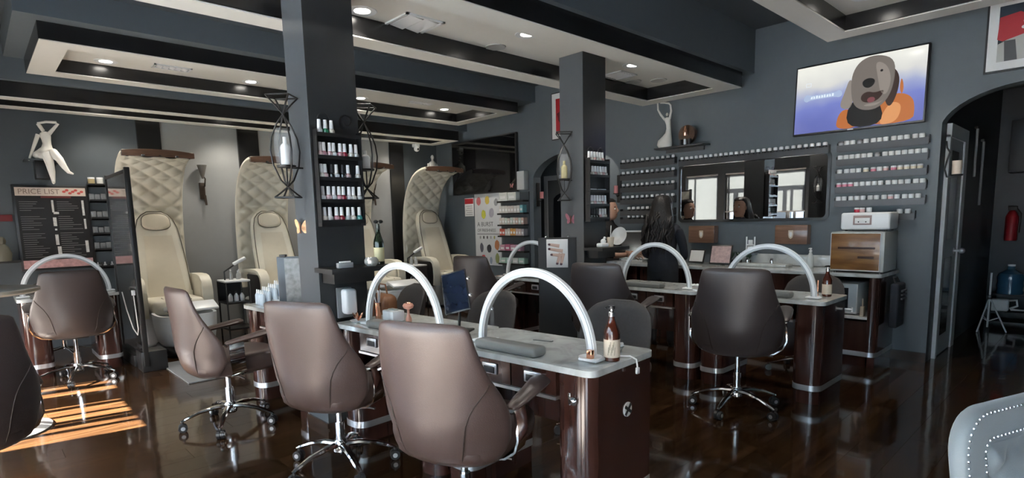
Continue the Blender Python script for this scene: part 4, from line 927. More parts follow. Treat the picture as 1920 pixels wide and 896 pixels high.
tag(MB().rb((-.06, 0, .14), (.10, .16, .28), .006).build('tall_carton', mat('silver_card', (.50, .51, .50), .35), loc=(XW, 6.37, 1.8615)), 'tall silver carton above the product shelves', 'box')
def butterfly(label, loc, rz, M_, c, cat='decoration'):
    t = thing('butterfly', label, cat, loc, 0)
    for s_ in (-1, 1):
        for (a, b, l_, w_) in ((.9, .03, .045, .020), (-.5, .02, .03, .016)):
            pts = [(s_*(.004+.5*l_*(1+math.cos(q))*.9), b*0+l_*math.sin(a)*.5*(1+math.cos(q))+w_*math.sin(q)) for q in [2*PI*i/14 for i in range(14)]]
            MB().prism(pts, 0, .0015).tf(M_ @ Matrix.Rotation(s_*.35, 4, 'Y')).build('wing', c, t, smooth=False)
    MB().tube([(0, -.025, .003), (0, .028, .003)], .003, 6).tf(M_).build('body', mat('butterfly_body', (.15, .06, .03), .5), t)
butterfly('orange and green butterfly on the side of the left column', (1.575, 3.66, 1.38), 0, XWALL @ Matrix.Rotation(.5, 4, 'Y') @ Matrix.Scale(1.35, 4), mat('butterfly_orange', (.72, .40, .20), .5, var=.7, vs_=50))
butterfly('pink butterfly on the right column', (4.18, 3.60, 1.39), 0, XWALL @ Matrix.Rotation(.4, 4, 'Y') @ Matrix.Scale(1.4, 4), mat('butterfly_pink', (.36, .12, .16), .5, var=.4, vs_=50))
butterfly('small pink butterfly on the edge of the dark television', (6.27, 6.62, 1.93), 0, XWALL, mat('butterfly_rose', (.6, .25, .25), .5))
# ------------------------------------------------------------------ polish bottles and racks on the columns
PCOL = {'pale pink': (.62, .40, .40), 'clear': (.55, .55, .55), 'rose': (.50, .22, .26), 'green': (.02, .22, .10), 'red': (.30, .01, .03), 'teal': (.08, .36, .34), 'milky': (.66, .62, .56), 'black': (.02, .02, .02)}
def polish_mesh(c):
    m_ = mat('polish_'+c.replace(' ', '_'), PCOL[c], .12, coat=.6, var=.05)
    o = MB().m(0).lathe([(0, 0), (.0155, 0), (.0165, .004), (.0165, .022), (.010, .030), (.009, .032)], n=12).m(1).lathe([(.0105, .030), (.0095, .050), (.0085, .072), (0, .073)], n=12).build('tmp', [m_, WHITEP if c != 'black' else BLACKPL])
    d = o.data; bpy.data.objects.remove(o); return d
PM = {c: polish_mesh(c) for c in PCOL}
def polish_rack(label, x0, x1, y, zs, ztop, scroll=True):
    t = thing('polish_rack', label, 'rack', (0, y, 0))
    MB().box(x0, x1, -.006, 0, zs[-1]-.03, ztop-.07).build('back_plate', BLACKM, t, smooth=False)
    for z in zs:
        s = MB(); s.box(x0, x1, -.062, 0, z-.006, z); s.box(x0, x1, -.064, -.061, z-.012, z+.010); s.build('shelf', BLACKM, t, smooth=False)
    for x in (x0, x1-.006): MB().box(x, x+.006, -.062, 0, zs[-1]-.03, zs[0]+.03).build('side_plate', BLACKM, t, smooth=False)
    if scroll:
        w_ = x1-x0
        for s_ in (-1, 1):
            c = (x0+x1)/2+s_*w_*.27; pts = []
            for i in range(26):
                a = -1.0+i*.28; r_ = .055-.0017*i; pts.append((c-s_*r_*math.cos(a), -.01, ztop-.03+r_*math.sin(a)))
            MB().tube(pts, .004, 6).build('scroll', BLACKM, t)
    return t
zP = [1.955, 1.818, 1.685, 1.548, 1.418]
polish_rack('black scroll-topped polish rack on the front of the left column', 1.612, 1.915, 3.484, zP, 2.08)
ROWS = [[(.02, 'clear'), (.06, 'green'), (.10, 'milky')], [(.015, 'pale pink'), (.04, 'rose'), (.08, 'pale pink'), (.105, 'clear'), (.15, 'rose'), (.18, 'red'), (.225, 'milky'), (.26, 'clear')],
        [(.015, 'milky'), (.04, 'pale pink'), (.085, 'black'), (.115, 'clear'), (.16, 'black'), (.195, 'pale pink'), (.265, 'milky')],
        [(.015, 'clear'), (.055, 'pale pink'), (.09, 'clear'), (.125, 'rose'), (.155, 'red'), (.195, 'clear'), (.225, 'milky'), (.268, 'clear')],
        [(.02, 'milky'), (.055, 'clear'), (.10, 'rose'), (.135, 'red'), (.18, 'clear'), (.215, 'milky'), (.26, 'teal')]]
for r_, row in enumerate(ROWS):
    for k_, (dx, c) in enumerate(row): put('polish_bottle', PM[c], (1.628+dx, 3.454, zP[r_]+.0005), '%s polish bottle, %s from the left on the %s shelf of the left column' % (c, nth(k_), ORD[r_]), 'bottle', 'polish bottles on the left column, %s shelf' % ORD[r_], sc_=1.25)
zQ = [1.925, 1.795, 1.655, 1.525, 1.40]
polish_rack('narrow black polish rack on the front of the right column', 4.215, 4.515, 3.454, zQ, 2.05)
for r_ in (0, 1, 3, 4):
    n_ = (6, 6, 0, 7, 7)[r_]
    for k_ in range(n_):
        c = ('clear', 'milky', 'pale pink')[(k_*7+r_) % 3] if r_ < 4 or k_ > 3 else 'black'
        put('polish_bottle', PM[c], (4.24+(.0 if r_ != 1 else .05)+.04*k_, 3.424, zQ[r_]+.0005), '%s polish bottle, %s from the left on the %s shelf of the right column' % (c, nth(k_), ORD[r_]), 'bottle', 'polish bottles on the right column, %s shelf' % ORD[r_], sc_=1.25)
for k_ in range(2): tag(MB().rb((0, 0, .01), (.10, .035, .02), .005).build('swatch_box', WHITEP, loc=(4.29+.14*k_, 3.424, zQ[2]+.0005)), '%s flat white box on the middle shelf of the right column' % ('left', 'right')[k_], 'box')
# ledges on the columns
t = thing('wall_ledge', 'deep black ledge on the front of the left column below the polish rack', 'shelf', (0, 0, 0)); MB().box(1.57, 2.03, 3.24, 3.484, 1.10, 1.129).build('board', BLACKM, t, smooth=False); MB().box(1.62, 1.90, 3.32, 3.484, 1.03, 1.10).build('bracket', BLACKM, t, smooth=False)
t = thing('wall_ledge', 'black ledge on the front of the right column holding a cup and papers', 'shelf', (0, 0, 0)); MB().box(4.20, 4.62, 3.24, 3.454, 1.10, 1.129).build('board', BLACKM, t, smooth=False); MB().box(4.24, 4.5, 3.32, 3.454, 1.03, 1.10).build('bracket', BLACKM, t, smooth=False)
t = thing('card_holder', 'small clear card holder with white cards on the left column ledge', 'card holder', (1.68, 3.29, 1.129))
MB().rb((0, 0, .018), (.10, .035, .034), .004).build('tray', mat('smoke_acrylic', (.25, .26, .27), .15), t); MB().rb((0, -.004, .028), (.075, .012, .03), .002).build('cards', PAPER, t)
t = thing('glass_bowl', 'small round glass bowl on the left column ledge', 'bowl', (1.865, 3.29, 1.129)); MB().lathe([(0, 0), (.028, 0), (.045, .02), (.046, .038), (.034, .056), (.031, .054), (.042, .036), (.040, .02), (0, .008)], n=18).build('bowl', mat('silvered_glass', (.55, .56, .54), .12, .5), t); MB().ball((0, 0, .025), .02).build('stone', mat('olive_stone', (.2, .2, .13), .5), t)
bw_ = bpy.data.objects  # champagne bottle gets a bow
bo = [o for o in bpy.data.objects if o.name.startswith('wine_bottle')][0]; bo.location = (1.965, 3.36, 1.129)
bb = MB(); bb.ball((-.018, -.01, .282), (.018, .006, .012)); bb.ball((.018, -.01, .282), (.018, .006, .012)); bb.build('bow', BLACKPL, bo)
t = thing('paper_cup', 'tan paper cup with straw on the right column ledge', 'cup', (4.44, 3.33, 1.129)); MB().lathe([(0, 0), (.028, 0), (.036, .09), (0, .09)], n=16).build('cup', KRAFT, t); MB().cyl((0, 0, .08), (.01, 0, .20), .004, n=8).build('straw', WHITEP, t)
t = thing('figurine', 'white figurine on the right column ledge', 'figurine', (4.32, 3.33, 1.129)); MB().rb((0, 0, .02), (.11, .07, .04), .012).build('base', WHITEP, t); MB().ball((.01, 0, .055), (.03, .025, .025)).build('body', WHITEP, t); MB().ball((.03, 0, .085), .014).build('head', WHITEP, t)
t = thing('round_dish', 'round white dish leaning at the right column ledge', 'dish', (4.57, 3.30, 1.129)); MB().lathe([(0, 0), (.05, .004), (.085, .03), (.09, .045), (.07, .03), (0, .012)], n=24).tf(T3((0, 0, .085)) @ Matrix.Rotation(-1.25, 4, 'Y')).build('dish', mat('translucent_white', (.6, .6, .58), .3), t)
# ---- lantern sconces
def lantern(label, loc, rz, candle, cm, open_=True):
    t = thing('lantern_sconce', label, 'sconce', loc, rz, 'black wire lantern sconces')
    for s_ in (-1, 1):
        for q_ in (0, 1):
            W_ = lambda a, z, q_=q_: (.105, a, z) if q_ else (.105+a, 0, z)
            MB().tube([W_(*p) for p in [(s_*.10, .45), (s_*.055, .405), (s_*.01, .355), (-s_*.045, .28), (-s_*.08, .20), (-s_*.092, .12), (-s_*.08, .03), (-s_*.04, -.06), (0, -.10), (s_*.05, -.14), (s_*.085, -.165)]], .0055, 6).build('curved_rod', BLACKM, t)
        MB().tube([(.105-.085, 0, -.165), (.105, s_*.085, -.165), (.105+.085, 0, -.165)], .005, 6).build('foot_bar', BLACKM, t)
        MB().tube([(.105-.10, 0, .45), (.105, s_*.10, .45), (.105+.10, 0, .45)], .005, 6).build('top_bar', BLACKM, t)
    MB().tube([(.105, 0, .02), (.105, 0, -.10)], .005, 6).build('centre_rod', BLACKM, t)
    MB().tube([(-.0, 0, .02), (.105, 0, .02)], .006, 6).build('wall_arm', BLACKM, t)
    MB().lathe([(0, 0), (.055, 0), (.058, .012), (0, .012)], (.105, 0, .02), 18).build('dish', BLACKM, t)
    g = MB(); g.lathe([(.056, 0), (.066, .09), (.062, .22), (.060, .22), (.064, .09), (.054, .002)], (.105, 0, .034), 20); g.build('glass_cup', GLASS, t)
    MB().lathe([(0, 0), (.030, 0), (.030, candle*.62), (.026, candle*.7), (.012, candle*.78), (.012, candle), (0, candle)], (.105, 0, .036), 16).build('candle', cm, t)
    return t
lantern('black wire lantern with a white bottle on the left face of the left column', (1.60, 3.62, 1.74), PI, .17, WHITEP)
lantern('black wire lantern on the hidden right side of the left column', (1.934, 3.60, 1.74), 0, .12, WHITEP)
lantern('black wire lantern with a golden candle on the right column', (4.20, 3.60, 1.74), PI, .16, mat('gold_wax', (.42, .36, .16), .4))
# ---- hand sanitizer on the column and things on the desks
t = thing('sanitizer_dispenser', 'white wall soap dispenser on the black lower part of the left column', 'dispenser', (1.755, 3.485, .80)); MB().rb((0, -.012, .09), (.105, .02, .20), .004).build('back_plate', mat('grey_plate', (.2, .21, .22), .4), t); MB().rb((.012, -.055, .10), (.085, .075, .165), .02, 3).build('housing', WHITEP, t); MB().tube([(.03, -.06, .03), (.06, -.07, -.03)], .008, 6).build('nozzle', STEEL, t)
def on_desk1(dx, dy): c, s_ = math.cos(RZ1), math.sin(RZ1); return (2.035+dx*c-dy*s_, 1.965+dx*s_+dy*c)
def on_desk2(dx, dy): c, s_ = math.cos(RZ1), math.sin(RZ1); return (1.955+dx*c-dy*s_, 2.965+dx*s_+dy*c)
def pad(label, x, y, rz, L=.40):
    t = thing('arm_cushion', label, 'cushion', (x, y, .770), rz, 'grey arm cushions on the desks'); MB().rb((0, 0, .024), (.095, L, .046), .018, 4).build('cushion', PADGREY, t); MB().box(-.035, .035, -L/2+.02, L/2-.02, 0, .004).build('base_board', BLACKPL, t, smooth=False); return t
pd = pad('long grey arm cushion on the nearest desk', *on_desk1(-.185, .04), RZ1)
dup(pd, (*on_desk2(-.19, -.02), .770), RZ1, 'grey arm cushion on the desk behind the foreground chair')
dup(pd, (4.43, 2.95, .770), 0, 'grey arm cushion under the lamp that frames the woman'); dup(pd, (4.46, 1.86, .770), 0, 'grey arm cushion on the right-hand desk'); dup(pd, (1.655, 4.30, .770), RZ1, 'grey arm cushion on the desk of the clear bottles'); dup(pd, (4.44, 4.45, .770), 0, 'grey arm cushion on the farthest desk')
x, y = on_desk1(-.145, -.405)
t = thing('lamp_saucer', 'white saucer with copper clip at the foot of the near arched lamp', 'saucer', (x, y, .7865)); MB().lathe([(0, 0), (.035, 0), (.05, .012), (.052, .016), (.034, .008), (0, .006)], n=22).build('saucer', WHITEP, t); MB().rb((0, 0, .025), (.022, .03, .04), .004).build('copper_clip', COPPER, t)
x, y = on_desk1(.03, -.36)
t = thing('power_cord', 'white cord curling over the end of the nearest desk', 'cord', (x, y, .771)); MB().tube([(-.12, .0, .005), (-.06, -.04, .005), (0, -.08, .005), (.03, -.125, .006), (.045, -.15, -.008), (.05, -.153, -.05)], .004, 6).build('cable', WHITEP, t); MB().rb((.05, -.153, -.06), (.02, .012, .03), .003).build('plug', WHITEP, t)
x, y = on_desk1(.12, -.36)
t = thing('glass_dish', 'small clear glass dish of pieces beside the amber bottle', 'dish', (x, y, .770)); MB().lathe([(0, 0), (.03, 0), (.048, .022), (.050, .024), (.044, .022), (.027, .005), (0, .005)], n=18).build('dish', mat('pale_glass', (.5, .54, .53), .08, coat=.5), t)
for i, (a, b, c_) in enumerate(((.015, .01, .03), (-.015, .012, .028), (.0, -.015, .03), (.03, -.02, .03))): MB().rb((a, b, c_), (.022, .016, .02), .004, 1, Matrix.Rotation(i, 3, 'Z')).build('bead', mat('clear_bead', (.62, .64, .62), .15), t)
x, y = on_desk1(-.02, .40)
t = thing('tablet_stand', 'tilted tablet on a black stand on the nearest desk', 'tablet', (x-.01, y+.20, .770), math.radians(28))
MB().rb((.02, 0, .006), (.16, .14, .012), .005).build('stand_foot', BLACKPL, t); MB().tube([(.03, 0, .01), (.05, 0, .12), (.03, 0, .21)], .009, 8).build('stand_neck', BLACKM, t)
Rt = Matrix.Rotation(.42, 3, 'Y') @ Matrix.Rotation(-.28, 3, 'X')
MB().rb((0, 0, .235), (.010, .155, .25), .006, 2, Rt).build('tablet_body', BLACKPL, t); MB().rb(Vector((0, 0, .235))+Rt @ Vector((-.0058, 0, 0)), (.002, .14, .232), .001, 1, Rt).build('tablet_screen', mat('screen_navy', (.012, .018, .035), .05, coat=.5), t)
for z in (.06, -.04): MB().ball(Vector((0, 0, .235))+Rt @ Vector((0, -.085, z)), .012).build('clamp_knob', CHROME, t)
x, y = on_desk1(.0, .33)
t = thing('glass_vase', 'slender clear glass with a wide foot beside the tablet', 'glass', (x, y, .770)); MB().lathe([(0, 0), (.035, 0), (.035, .004), (.008, .012), (.008, .05), (.03, .06), (.03, .064), (.010, .07), (.010, .15), (.004, .155), (0, .155)], n=16).build('glass', GLASS, t)
MB().lathe([(0, .156), (.009, .156), (.007, .17), (0, .172)], n=12).build('stopper', CHROME, t)
x, y = on_desk1(.10, .06); tag(MB().rb((0, 0, .003), (.02, .11, .005), .002).build('nail_file', PADGREY, loc=(x, y, .770), rotz=.3), 'grey nail file lying at the back of the nearest desk', 'nail file')
x, y = on_desk2(-.14, .40)
t = thing('flower_dish', 'white dish with copper leaves on the desk behind the foreground chair', 'dish', (x, y, .770)); MB().lathe([(0, 0), (.04, 0), (.055, .012), (0, .008)], n=20).build('dish', WHITEP, t)
for k in range(5): a = 2*PI*k/5; MB().tube([(0, 0, .01), (.02*math.cos(a), .02*math.sin(a), .035), (.035*math.cos(a), .035*math.sin(a), .06)], [.004, .009, .002], 6).build('copper_leaf', COPPER, t)
x, y = on_desk2(.02, .24)
t = thing('tissue_box', 'white box behind the foot of the second arched lamp', 'box', (x, y, .770)); MB().rb((0, 0, .035), (.09, .13, .07), .008).build('box', WHITEP, t); MB().rb((0, 0, .074), (.04, .07, .008), .003).build('slot_rim', mat('pale_grey_enamel', (.4, .4, .4), .4), t)
x, y = on_desk2(.0, .38)
t = thing('brush_jar', 'copper jar with brushes left of the second arched lamp', 'jar', (x, y, .770)); MB().lathe([(0, 0), (.02, 0), (.022, .11), (0, .11)], n=16).build('jar', COPPER, t)
for k in range(4): MB().cyl((.006*k-.009, 0, .1), (.02*k-.03, .01*(k % 2), .19), .004, n=6).build('brush', (WHITEP, BLACKPL, STEEL, WHITEP)[k], t)
x, y = on_desk2(.05, .12)
t = thing('copper_cup', 'rose gold mushroom-shaped cup behind the foreground chair', 'cup', (x, y, .770)); MB().lathe([(0, 0), (.018, 0), (.02, .02), (.008, .05), (.008, .08), (.03, .09), (.036, .105), (.028, .118), (0, .122)], n=18).build('cup', mat('rose_plastic', (.62, .30, .22), .35), t); MB().lathe([(0, .123), (.02, .122), (.012, .128), (0, .129)], n=14).build('top_button', COPPER, t)
tag(MB().rb((0, 0, .15), (.16, .30, .30), .07, 4).tube([(0, -.08, .28), (0, -.05, .38), (0, .05, .38), (0, .08, .28)], .008, 6).build('handbag', mat('tan_leather', (.22, .10, .05), .45, bump=.1), loc=(2.60, 4.42, .49)), 'tan handbag on the customer chair seen through the second lamp', 'bag')
# right-hand desks
t = thing('copper_clip', 'copper and glass holder at the foot of the right-hand lamp', 'holder', (4.60, 1.545, .770)); MB().lathe([(0, 0), (.035, 0), (.036, .01), (0, .01)], n=16).build('base', WHITEP, t); MB().cyl((.02, -.01, .01), (.02, -.01, .13), .006, n=8).build('rod', COPPER, t); MB().ball((0, .0, .035), .02).build('bead', COPPER, t)
tag(MB().cyl((0, 0, .0), (0, -.05, .0), .009, n=10).cyl((0, -.05, -.018), (0, -.05, .018), .006, n=8).build('desk_hook', WHITEP, loc=(4.86, 1.415, .66)), 'white hook on the end of the right-hand desk', 'hook')
t = thing('glass_flower', 'clear glass flower at the foot of the lamp framing the woman', 'ornament', (4.50, 2.47, .770)); MB().lathe([(0, 0), (.03, 0), (.03, .012), (0, .012)], n=14).build('base', WHITEP, t)
for k in range(6): a = 2*PI*k/6; MB().ball((.026*math.cos(a), .026*math.sin(a), .04), (.018, .018, .012), 8, 5).build('petal', mat('clear_bead', (.62, .64, .62), .15), t)
t = thing('acrylic_box', 'clear acrylic drawer box of beads left of the lamp framing the woman', 'box', (4.52, 3.32, .770)); MB().rb((0, 0, .11), (.16, .12, .22), .004).build('case', mat('cloudy_acrylic', (.46, .47, .47), .2, var=.5, vs_=40), t)
for z in (.055, .11, .165): MB().box(-.082, -.08, -.06, .06, z-.002, z+.002).build('drawer_gap', PADGREY, t, smooth=False)
# nail photo stand by the right column
t = thing('photo_stand', 'black display panel with a photo of painted nails before the right column', 'display', (3.76, 3.40, 0), math.radians(36))
MB().rb((.03, 0, .62), (.03, .34, 1.24), .006).build('panel', mat('matt_black_board', (.014, .015, .017), .6), t); MB().rb((.03, 0, .02), (.26, .36, .04), .01).build('foot', BLACKM, t)
ph = MB().rb((.012, .0, 1.10), (.006, .19, .25), .002).build('photo', mat('photo_paper', (.66, .64, .62), .4), t)
for s_ in (-1, 1): MB().ball((.02, s_*.10, 1.245), .012).build('clip', CHROME, t)
SKIN1 = mat('photo_skin', (.50, .33, .26), .5); NAILD = mat('photo_nail', (.06, .015, .03), .3)
for i, (a, b, c_, d_2) in enumerate(((.07, 1.18, -.02, 1.165), (.07, 1.14, -.05, 1.12), (.05, 1.09, -.06, 1.08), (.0, 1.01, -.03, 1.10), (-.035, 1.005, -.055, 1.10))):
    MB().tube([(.008, a, b), (.008, c_, d_2)], [.011, .016], 8, flat=(1, .15), upv=(0, 0, 1) if i < 3 else (0, 1, 0)).build('finger_print', SKIN1, ph)
    MB().ball((.006, a, b), (.002, .012, .010), 8, 5).build('nail_print', NAILD, ph)
# ---- left desk: clear bottle rack and black display board
random.seed(5)
for i in range(4):
    for j in range(4):
        o = MB().m(0).lathe([(0, 0), (.017, 0), (.017, .075), (.009, .09)], n=10).m(1).lathe([(.008, .09), (.005, .12), (0, .122)], n=8)
        ob = o.build('squeeze_bottle', [mat('clear_blue_plastic', (.50, .58, .66), .2, coat=.4), WHITEP], loc=(1.66+.042*i, 4.66+.042*j-.02*i, .770+.022*i+.0005))
        tag(ob, 'clear squeeze bottle, %s from the left in the %s row of the tiered rack' % (nth(3-j), nth(i)), 'bottle', 'clear squeeze bottles on the left desk')
t = thing('bottle_rack', 'white tiered rack under the clear squeeze bottles', 'rack', (0, 0, .770))
for i in range(1, 4): MB().box(1.66+.042*i-.021, 1.66+.042*i+.021, 4.63-.02*i, 4.81-.02*i, 0, .022*i).build('step', WHITEP, t, smooth=False)
t = thing('display_board', 'dark grey display board with black clips on the left desk', 'display', (1.84, 4.42, .770), math.radians(48))
MB().rb((0, 0, .195), (.03, .28, .39), .008).build('board', mat('board_grey', (.075, .085, .10), .35), t); MB().rb((-.017, .02, .195), (.004, .12, .36), .002).build('picture_strip', mat('grey_swatch_photo', (.22, .22, .22), .4, var=.8, vs_=22), t)
for s_ in (-.09, .09): MB().rb((0, s_, .395), (.045, .05, .022), .005).build('clip', BLACKPL, t)
MB().rb((.03, 0, .01), (.14, .2, .02), .005).build('foot', BLACKPL, t)
# ---- back wall: seated figure, price list, little shelves
t = thing('seated_statue', 'white seated faceless figure with one arm behind its head on a black bracket', 'statue', (0, 8.46, 0))
S_ = lambda *r: [[(x+rx*math.cos(2*PI*j/14), y+ry*math.sin(2*PI*j/14), z) for j in range(14)] for (x, y, z, rx, ry) in r]
MB().rings(S_((.72, 0, 2.205, .07, .06), (.725, 0, 2.235, .105, .08), (.735, -.01, 2.275, .105, .08), (.75, 0, 2.31, .078, .06), (.76, .01, 2.345, .050, .045), (.765, .01, 2.385, .040, .038), (.762, .01, 2.43, .044, .038), (.757, .01, 2.47, .052, .036), (.757, .01, 2.495, .046, .03), (.757, 0, 2.515, .022, .02))).build('torso', STATUE, t, angle=70)
MB().tube([(.745, 0, 2.52), (.715, 0, 2.58), (.70, 0, 2.60)], [.018, .020, .014], 8).build('neck', STATUE, t)
MB().tube([(.79, 0, 2.49), (.84, 0, 2.555), (.885, 0, 2.615), (.87, 0, 2.628), (.78, 0, 2.625), (.70, 0, 2.603)], [.022, .017, .014, .014, .013, .011], 8).build('arm', STATUE, t)
MB().tube([(.695, 0, 2.48), (.665, 0, 2.40), (.635, 0, 2.32), (.60, -.01, 2.23), (.585, -.01, 2.185)], [.022, .019, .015, .011, .006], 8).build('arm', STATUE, t)
MB().tube([(.77, -.05, 2.25), (.80, -.12, 2.27), (.845, -.15, 2.20), (.88, -.15, 2.12), (.915, -.15, 2.06), (.955, -.16, 2.04)], [.062, .052, .040, .030, .020, .009], 10).build('leg', STATUE, t)
MB().tube([(.72, -.05, 2.25), (.74, -.12, 2.25), (.755, -.13, 2.15), (.765, -.12, 2.06), (.77, -.12, 1.98), (.77, -.13, 1.94), (.765, -.16, 1.93)], [.062, .052, .042, .034, .022, .016, .009], 10).build('leg', STATUE, t)
t = thing('wall_bracket', 'black bracket box under the white seated figure', 'bracket', (.70, 8.65, 2.09)); MB().rb((0, -.12, 0), (.14, .24, .2), .004).build('box', BLACKM, t); MB().rb((0, -.13, .108), (.32, .26, .014), .003).build('ledge', SLATED, t)
pl_ = thing('price_board', 'black framed PRICE LIST board on the back wall', 'price list', (.76, YW, 1.435))
MB().rb((0, -.015, 0), (.70, .03, .98), .004).build('frame', BLACKPL, pl_); MB().box(-.325, .325, -.0325, -.030, -.465, .465).build('sheet', mat('sheet_black', (.022, .021, .022), .25), pl_, smooth=False)
BAN = mat('banner_cream', (.56, .47, .40), .4, var=.1); MB().box(-.325, .325, -.0335, -.0325, .37, .465).build('header_band', BAN, pl_, smooth=False); MB().box(-.325, .325, -.0335, -.0325, -.465, -.37).build('footer_band', mat('footer_pink', (.48, .27, .27), .4, var=.6, vs_=25), pl_, smooth=False)
text_part('letter', 'PRICE LIST', .082, mat('bronze_ink', (.20, .15, .12), .5), pl_, T3((-.30, -.0338, .392)) @ YWALL)
PETAL = mat('petal_print', (.45, .06, .05), .5, var=.5)
for i in range(7): MB().prism([(.12+.028*i+.018*math.cos(q), .42+.02*math.sin(i*2.1)+.014*math.sin(q)) for q in [2*PI*k/10 for k in range(10)]], 0, .0006).tf(T3((0, -.0336, 0)) @ YWALL).build('petal_print', PETAL, pl_, smooth=False)
LINE = mat('price_text_grey', (.17, .165, .16), .6); random.seed(9); MB().box(-.10, .18, -.0335, -.0325, .345, .368).build('red_subhead', mat('dark_red_ink', (.10, .015, .012), .5), pl_, smooth=False)
def textline(x, z, w_, h_=.0045): MB().box(x, x+w_, -.0333, -.0325, z, z+h_).build('text_line', LINE, pl_, smooth=False)
for c0 in (-.30, .04):
    z = .30
    for k in range(27):
        if k in (5, 6, 14): z -= .024; continue
        textline(c0, z, random.uniform(.10, .24)); z -= .0245
NAILW = mat('price_photo_white', (.50, .49, .47), .5, var=.5, vs_=40)
for (x0, x1, z0, z1) in ((-.01, .01, .18, .32), (.0, .05, .16, .185), (-.012, .02, .02, .12), (-.004, .016, -.03, -.01), (-.01, .02, -.20, -.08), (.0, .035, -.32, -.22), (.275, .297, .14, .32), (.28, .30, -.02, .10), (.27, .30, -.30, -.16)): MB().box(x0, x1, -.0336, -.0325, z0, z1).build('nail_photo', NAILW, pl_, smooth=False)
tag(MB().rb((0, -.01, 0), (.30, .02, .075), .004).build('red_plaque', mat('dull_red', (.12, .012, .016), .5), loc=(.24, YW, 1.555)), 'dull red plaque at the left edge beside the price board', 'sign')
for k, z in enumerate((1.935, 1.745, 1.535, 1.345, 1.155, .945)):
    t = thing('mini_shelf', 'small black wall shelf, %s from the top beside the price board' % nth(k), 'shelf', (1.20, YW, z)); MB().box(-.09, .09, -.10, 0, -.018, 0).build('board', BLACKM, t, smooth=False); MB().box(-.09, .09, -.10, -.095, -.018, .02).build('lip', BLACKM, t, smooth=False)
    if k == 0:
        for j in range(2): tag(MB().m(0).lathe([(0, 0), (.035, 0), (.035, .075)], n=14).m(1).lathe([(.036, .075), (.036, .095), (0, .096)], n=14).build('candle_tin', [mat(('brass_tin', 'white_tin')[j], ((.42, .34, .18), (.6, .6, .58))[j], .35), WHITEP], loc=(1.155+.085*j, YW-.05, z+.0005)), '%s tin on the top small shelf' % ('brass', 'white')[j], 'tin')
    elif k < 5:
        for j in range(3): tag(MB().rb((0, 0, .045), (.05, .02, .09-.012*(j % 2)), .003).build('sample_card', mat('grey_card', (.17, .18, .19), .4, var=.4, vs_=60), loc=(1.14+.058*j, YW-.05, z+.001)), '%s grey sample card on the %s small shelf' % (('left', 'middle', 'right')[j], nth(k)), 'card')
    else:
        for j in range(5): tag(MB().lathe([(0, 0), (.016, 0), (.016, .03), (.008, .035), (.008, .06), (0, .06)], n=10).build('mini_bottle', BLACKPL if j % 2 else mat('grey_mini', (.4, .4, .42), .3), loc=(1.128+.036*j, YW-.05, z+.0005)), '%s small bottle, %s from the left on the lowest small shelf' % (('grey', 'black')[j % 2], nth(j)), 'bottle')
# ---- mirrored partition beside the first pedicure chair
t = thing('partition_screen', 'black-edged glass partition standing beside the leftmost pedicure chair', 'partition', (0, 0, 0))
MB().box(1.145, 1.155, 6.50, 7.55, .10, 1.93).build('mirror_panel', mat('smoked_mirror', (.42, .42, .42), .06, .9, var=.05), t, smooth=False)
MB().rb((1.15, 6.48, 1.02), (.045, .045, 1.92), .006).build('edge_post', BLACKM, t); MB().rb((1.15, 7.57, 1.02), (.03, .03, 1.92), .006).build('edge_post', BLACKM, t); MB().rb((1.15, 7.02, 1.95), (.03, 1.1, .03), .006).build('top_rail', BLACKM, t); MB().rb((1.22, 6.60, .10), (.22, .26, .20), .006).build('foot_box', BLACKM, t); MB().rb((1.16, 7.2, .06), (.12, .8, .12), .006).build('plinth', BLACKM, t)
t = thing('extension_cable', 'white cable hanging in a loop beside the glass partition', 'cord', (0, 0, 0)); MB().tube([(1.06, 6.80, .78), (1.075, 6.74, .60), (1.10, 6.66, .42), (1.12, 6.60, .36), (1.125, 6.57, .42), (1.12, 6.60, .75)], .005, 6).build('cable', WHITEP, t); MB().rb((1.12, 6.60, .78), (.03, .03, .05), .004).build('plug', WHITEP, t)
# ---- wall sconces between the pedicure chairs, camera, torso
def thin_sconce(label, x):
    t = thing('wall_sconce', label, 'sconce', (x, YW-.012, 1.95), 0, 'brown metal wall sconces'); B_ = mat('bronze_dark', (.05, .036, .026), .4, .4)
    MB().rb((0, -.02, -.06), (.07, .03, .22), .006).build('back_plate', B_, t); MB().tube([(.03, -.04, .0), (.03, -.09, .10), (0, -.09, .15)], .009, 6).build('arm', B_, t)
    MB().lathe([(.012, .10), (.06, .28), (.055, .28), (.01, .11), (0, .1)], (0, -.09, 0), 16).build('glass_cone', mat('smoky_cone', (.16, .15, .14), .2), t); MB().tube([(.025, -.03, -.12), (.03, -.05, -.25)], [.018, .014], 8).build('tail', B_, t)
thin_sconce('bronze wall sconce between the first and second pedicure chairs', 2.38); thin_sconce('bronze wall sconce hidden behind the left column', 3.72); thin_sconce('bronze wall sconce between the third and fourth pedicure chairs', 4.98)
t = thing('security_camera', 'small white dome camera under the back ceiling tray', 'camera', (5.80, 8.50, 2.75)); MB().rb((0, .0, -.03), (.10, .10, .06), .012).build('mount', WHITEP, t); MB().ball((0, -.02, -.085), .05).build('dome', WHITEP, t); MB().ball((0, -.055, -.095), .022).build('lens', BLACKPL, t)
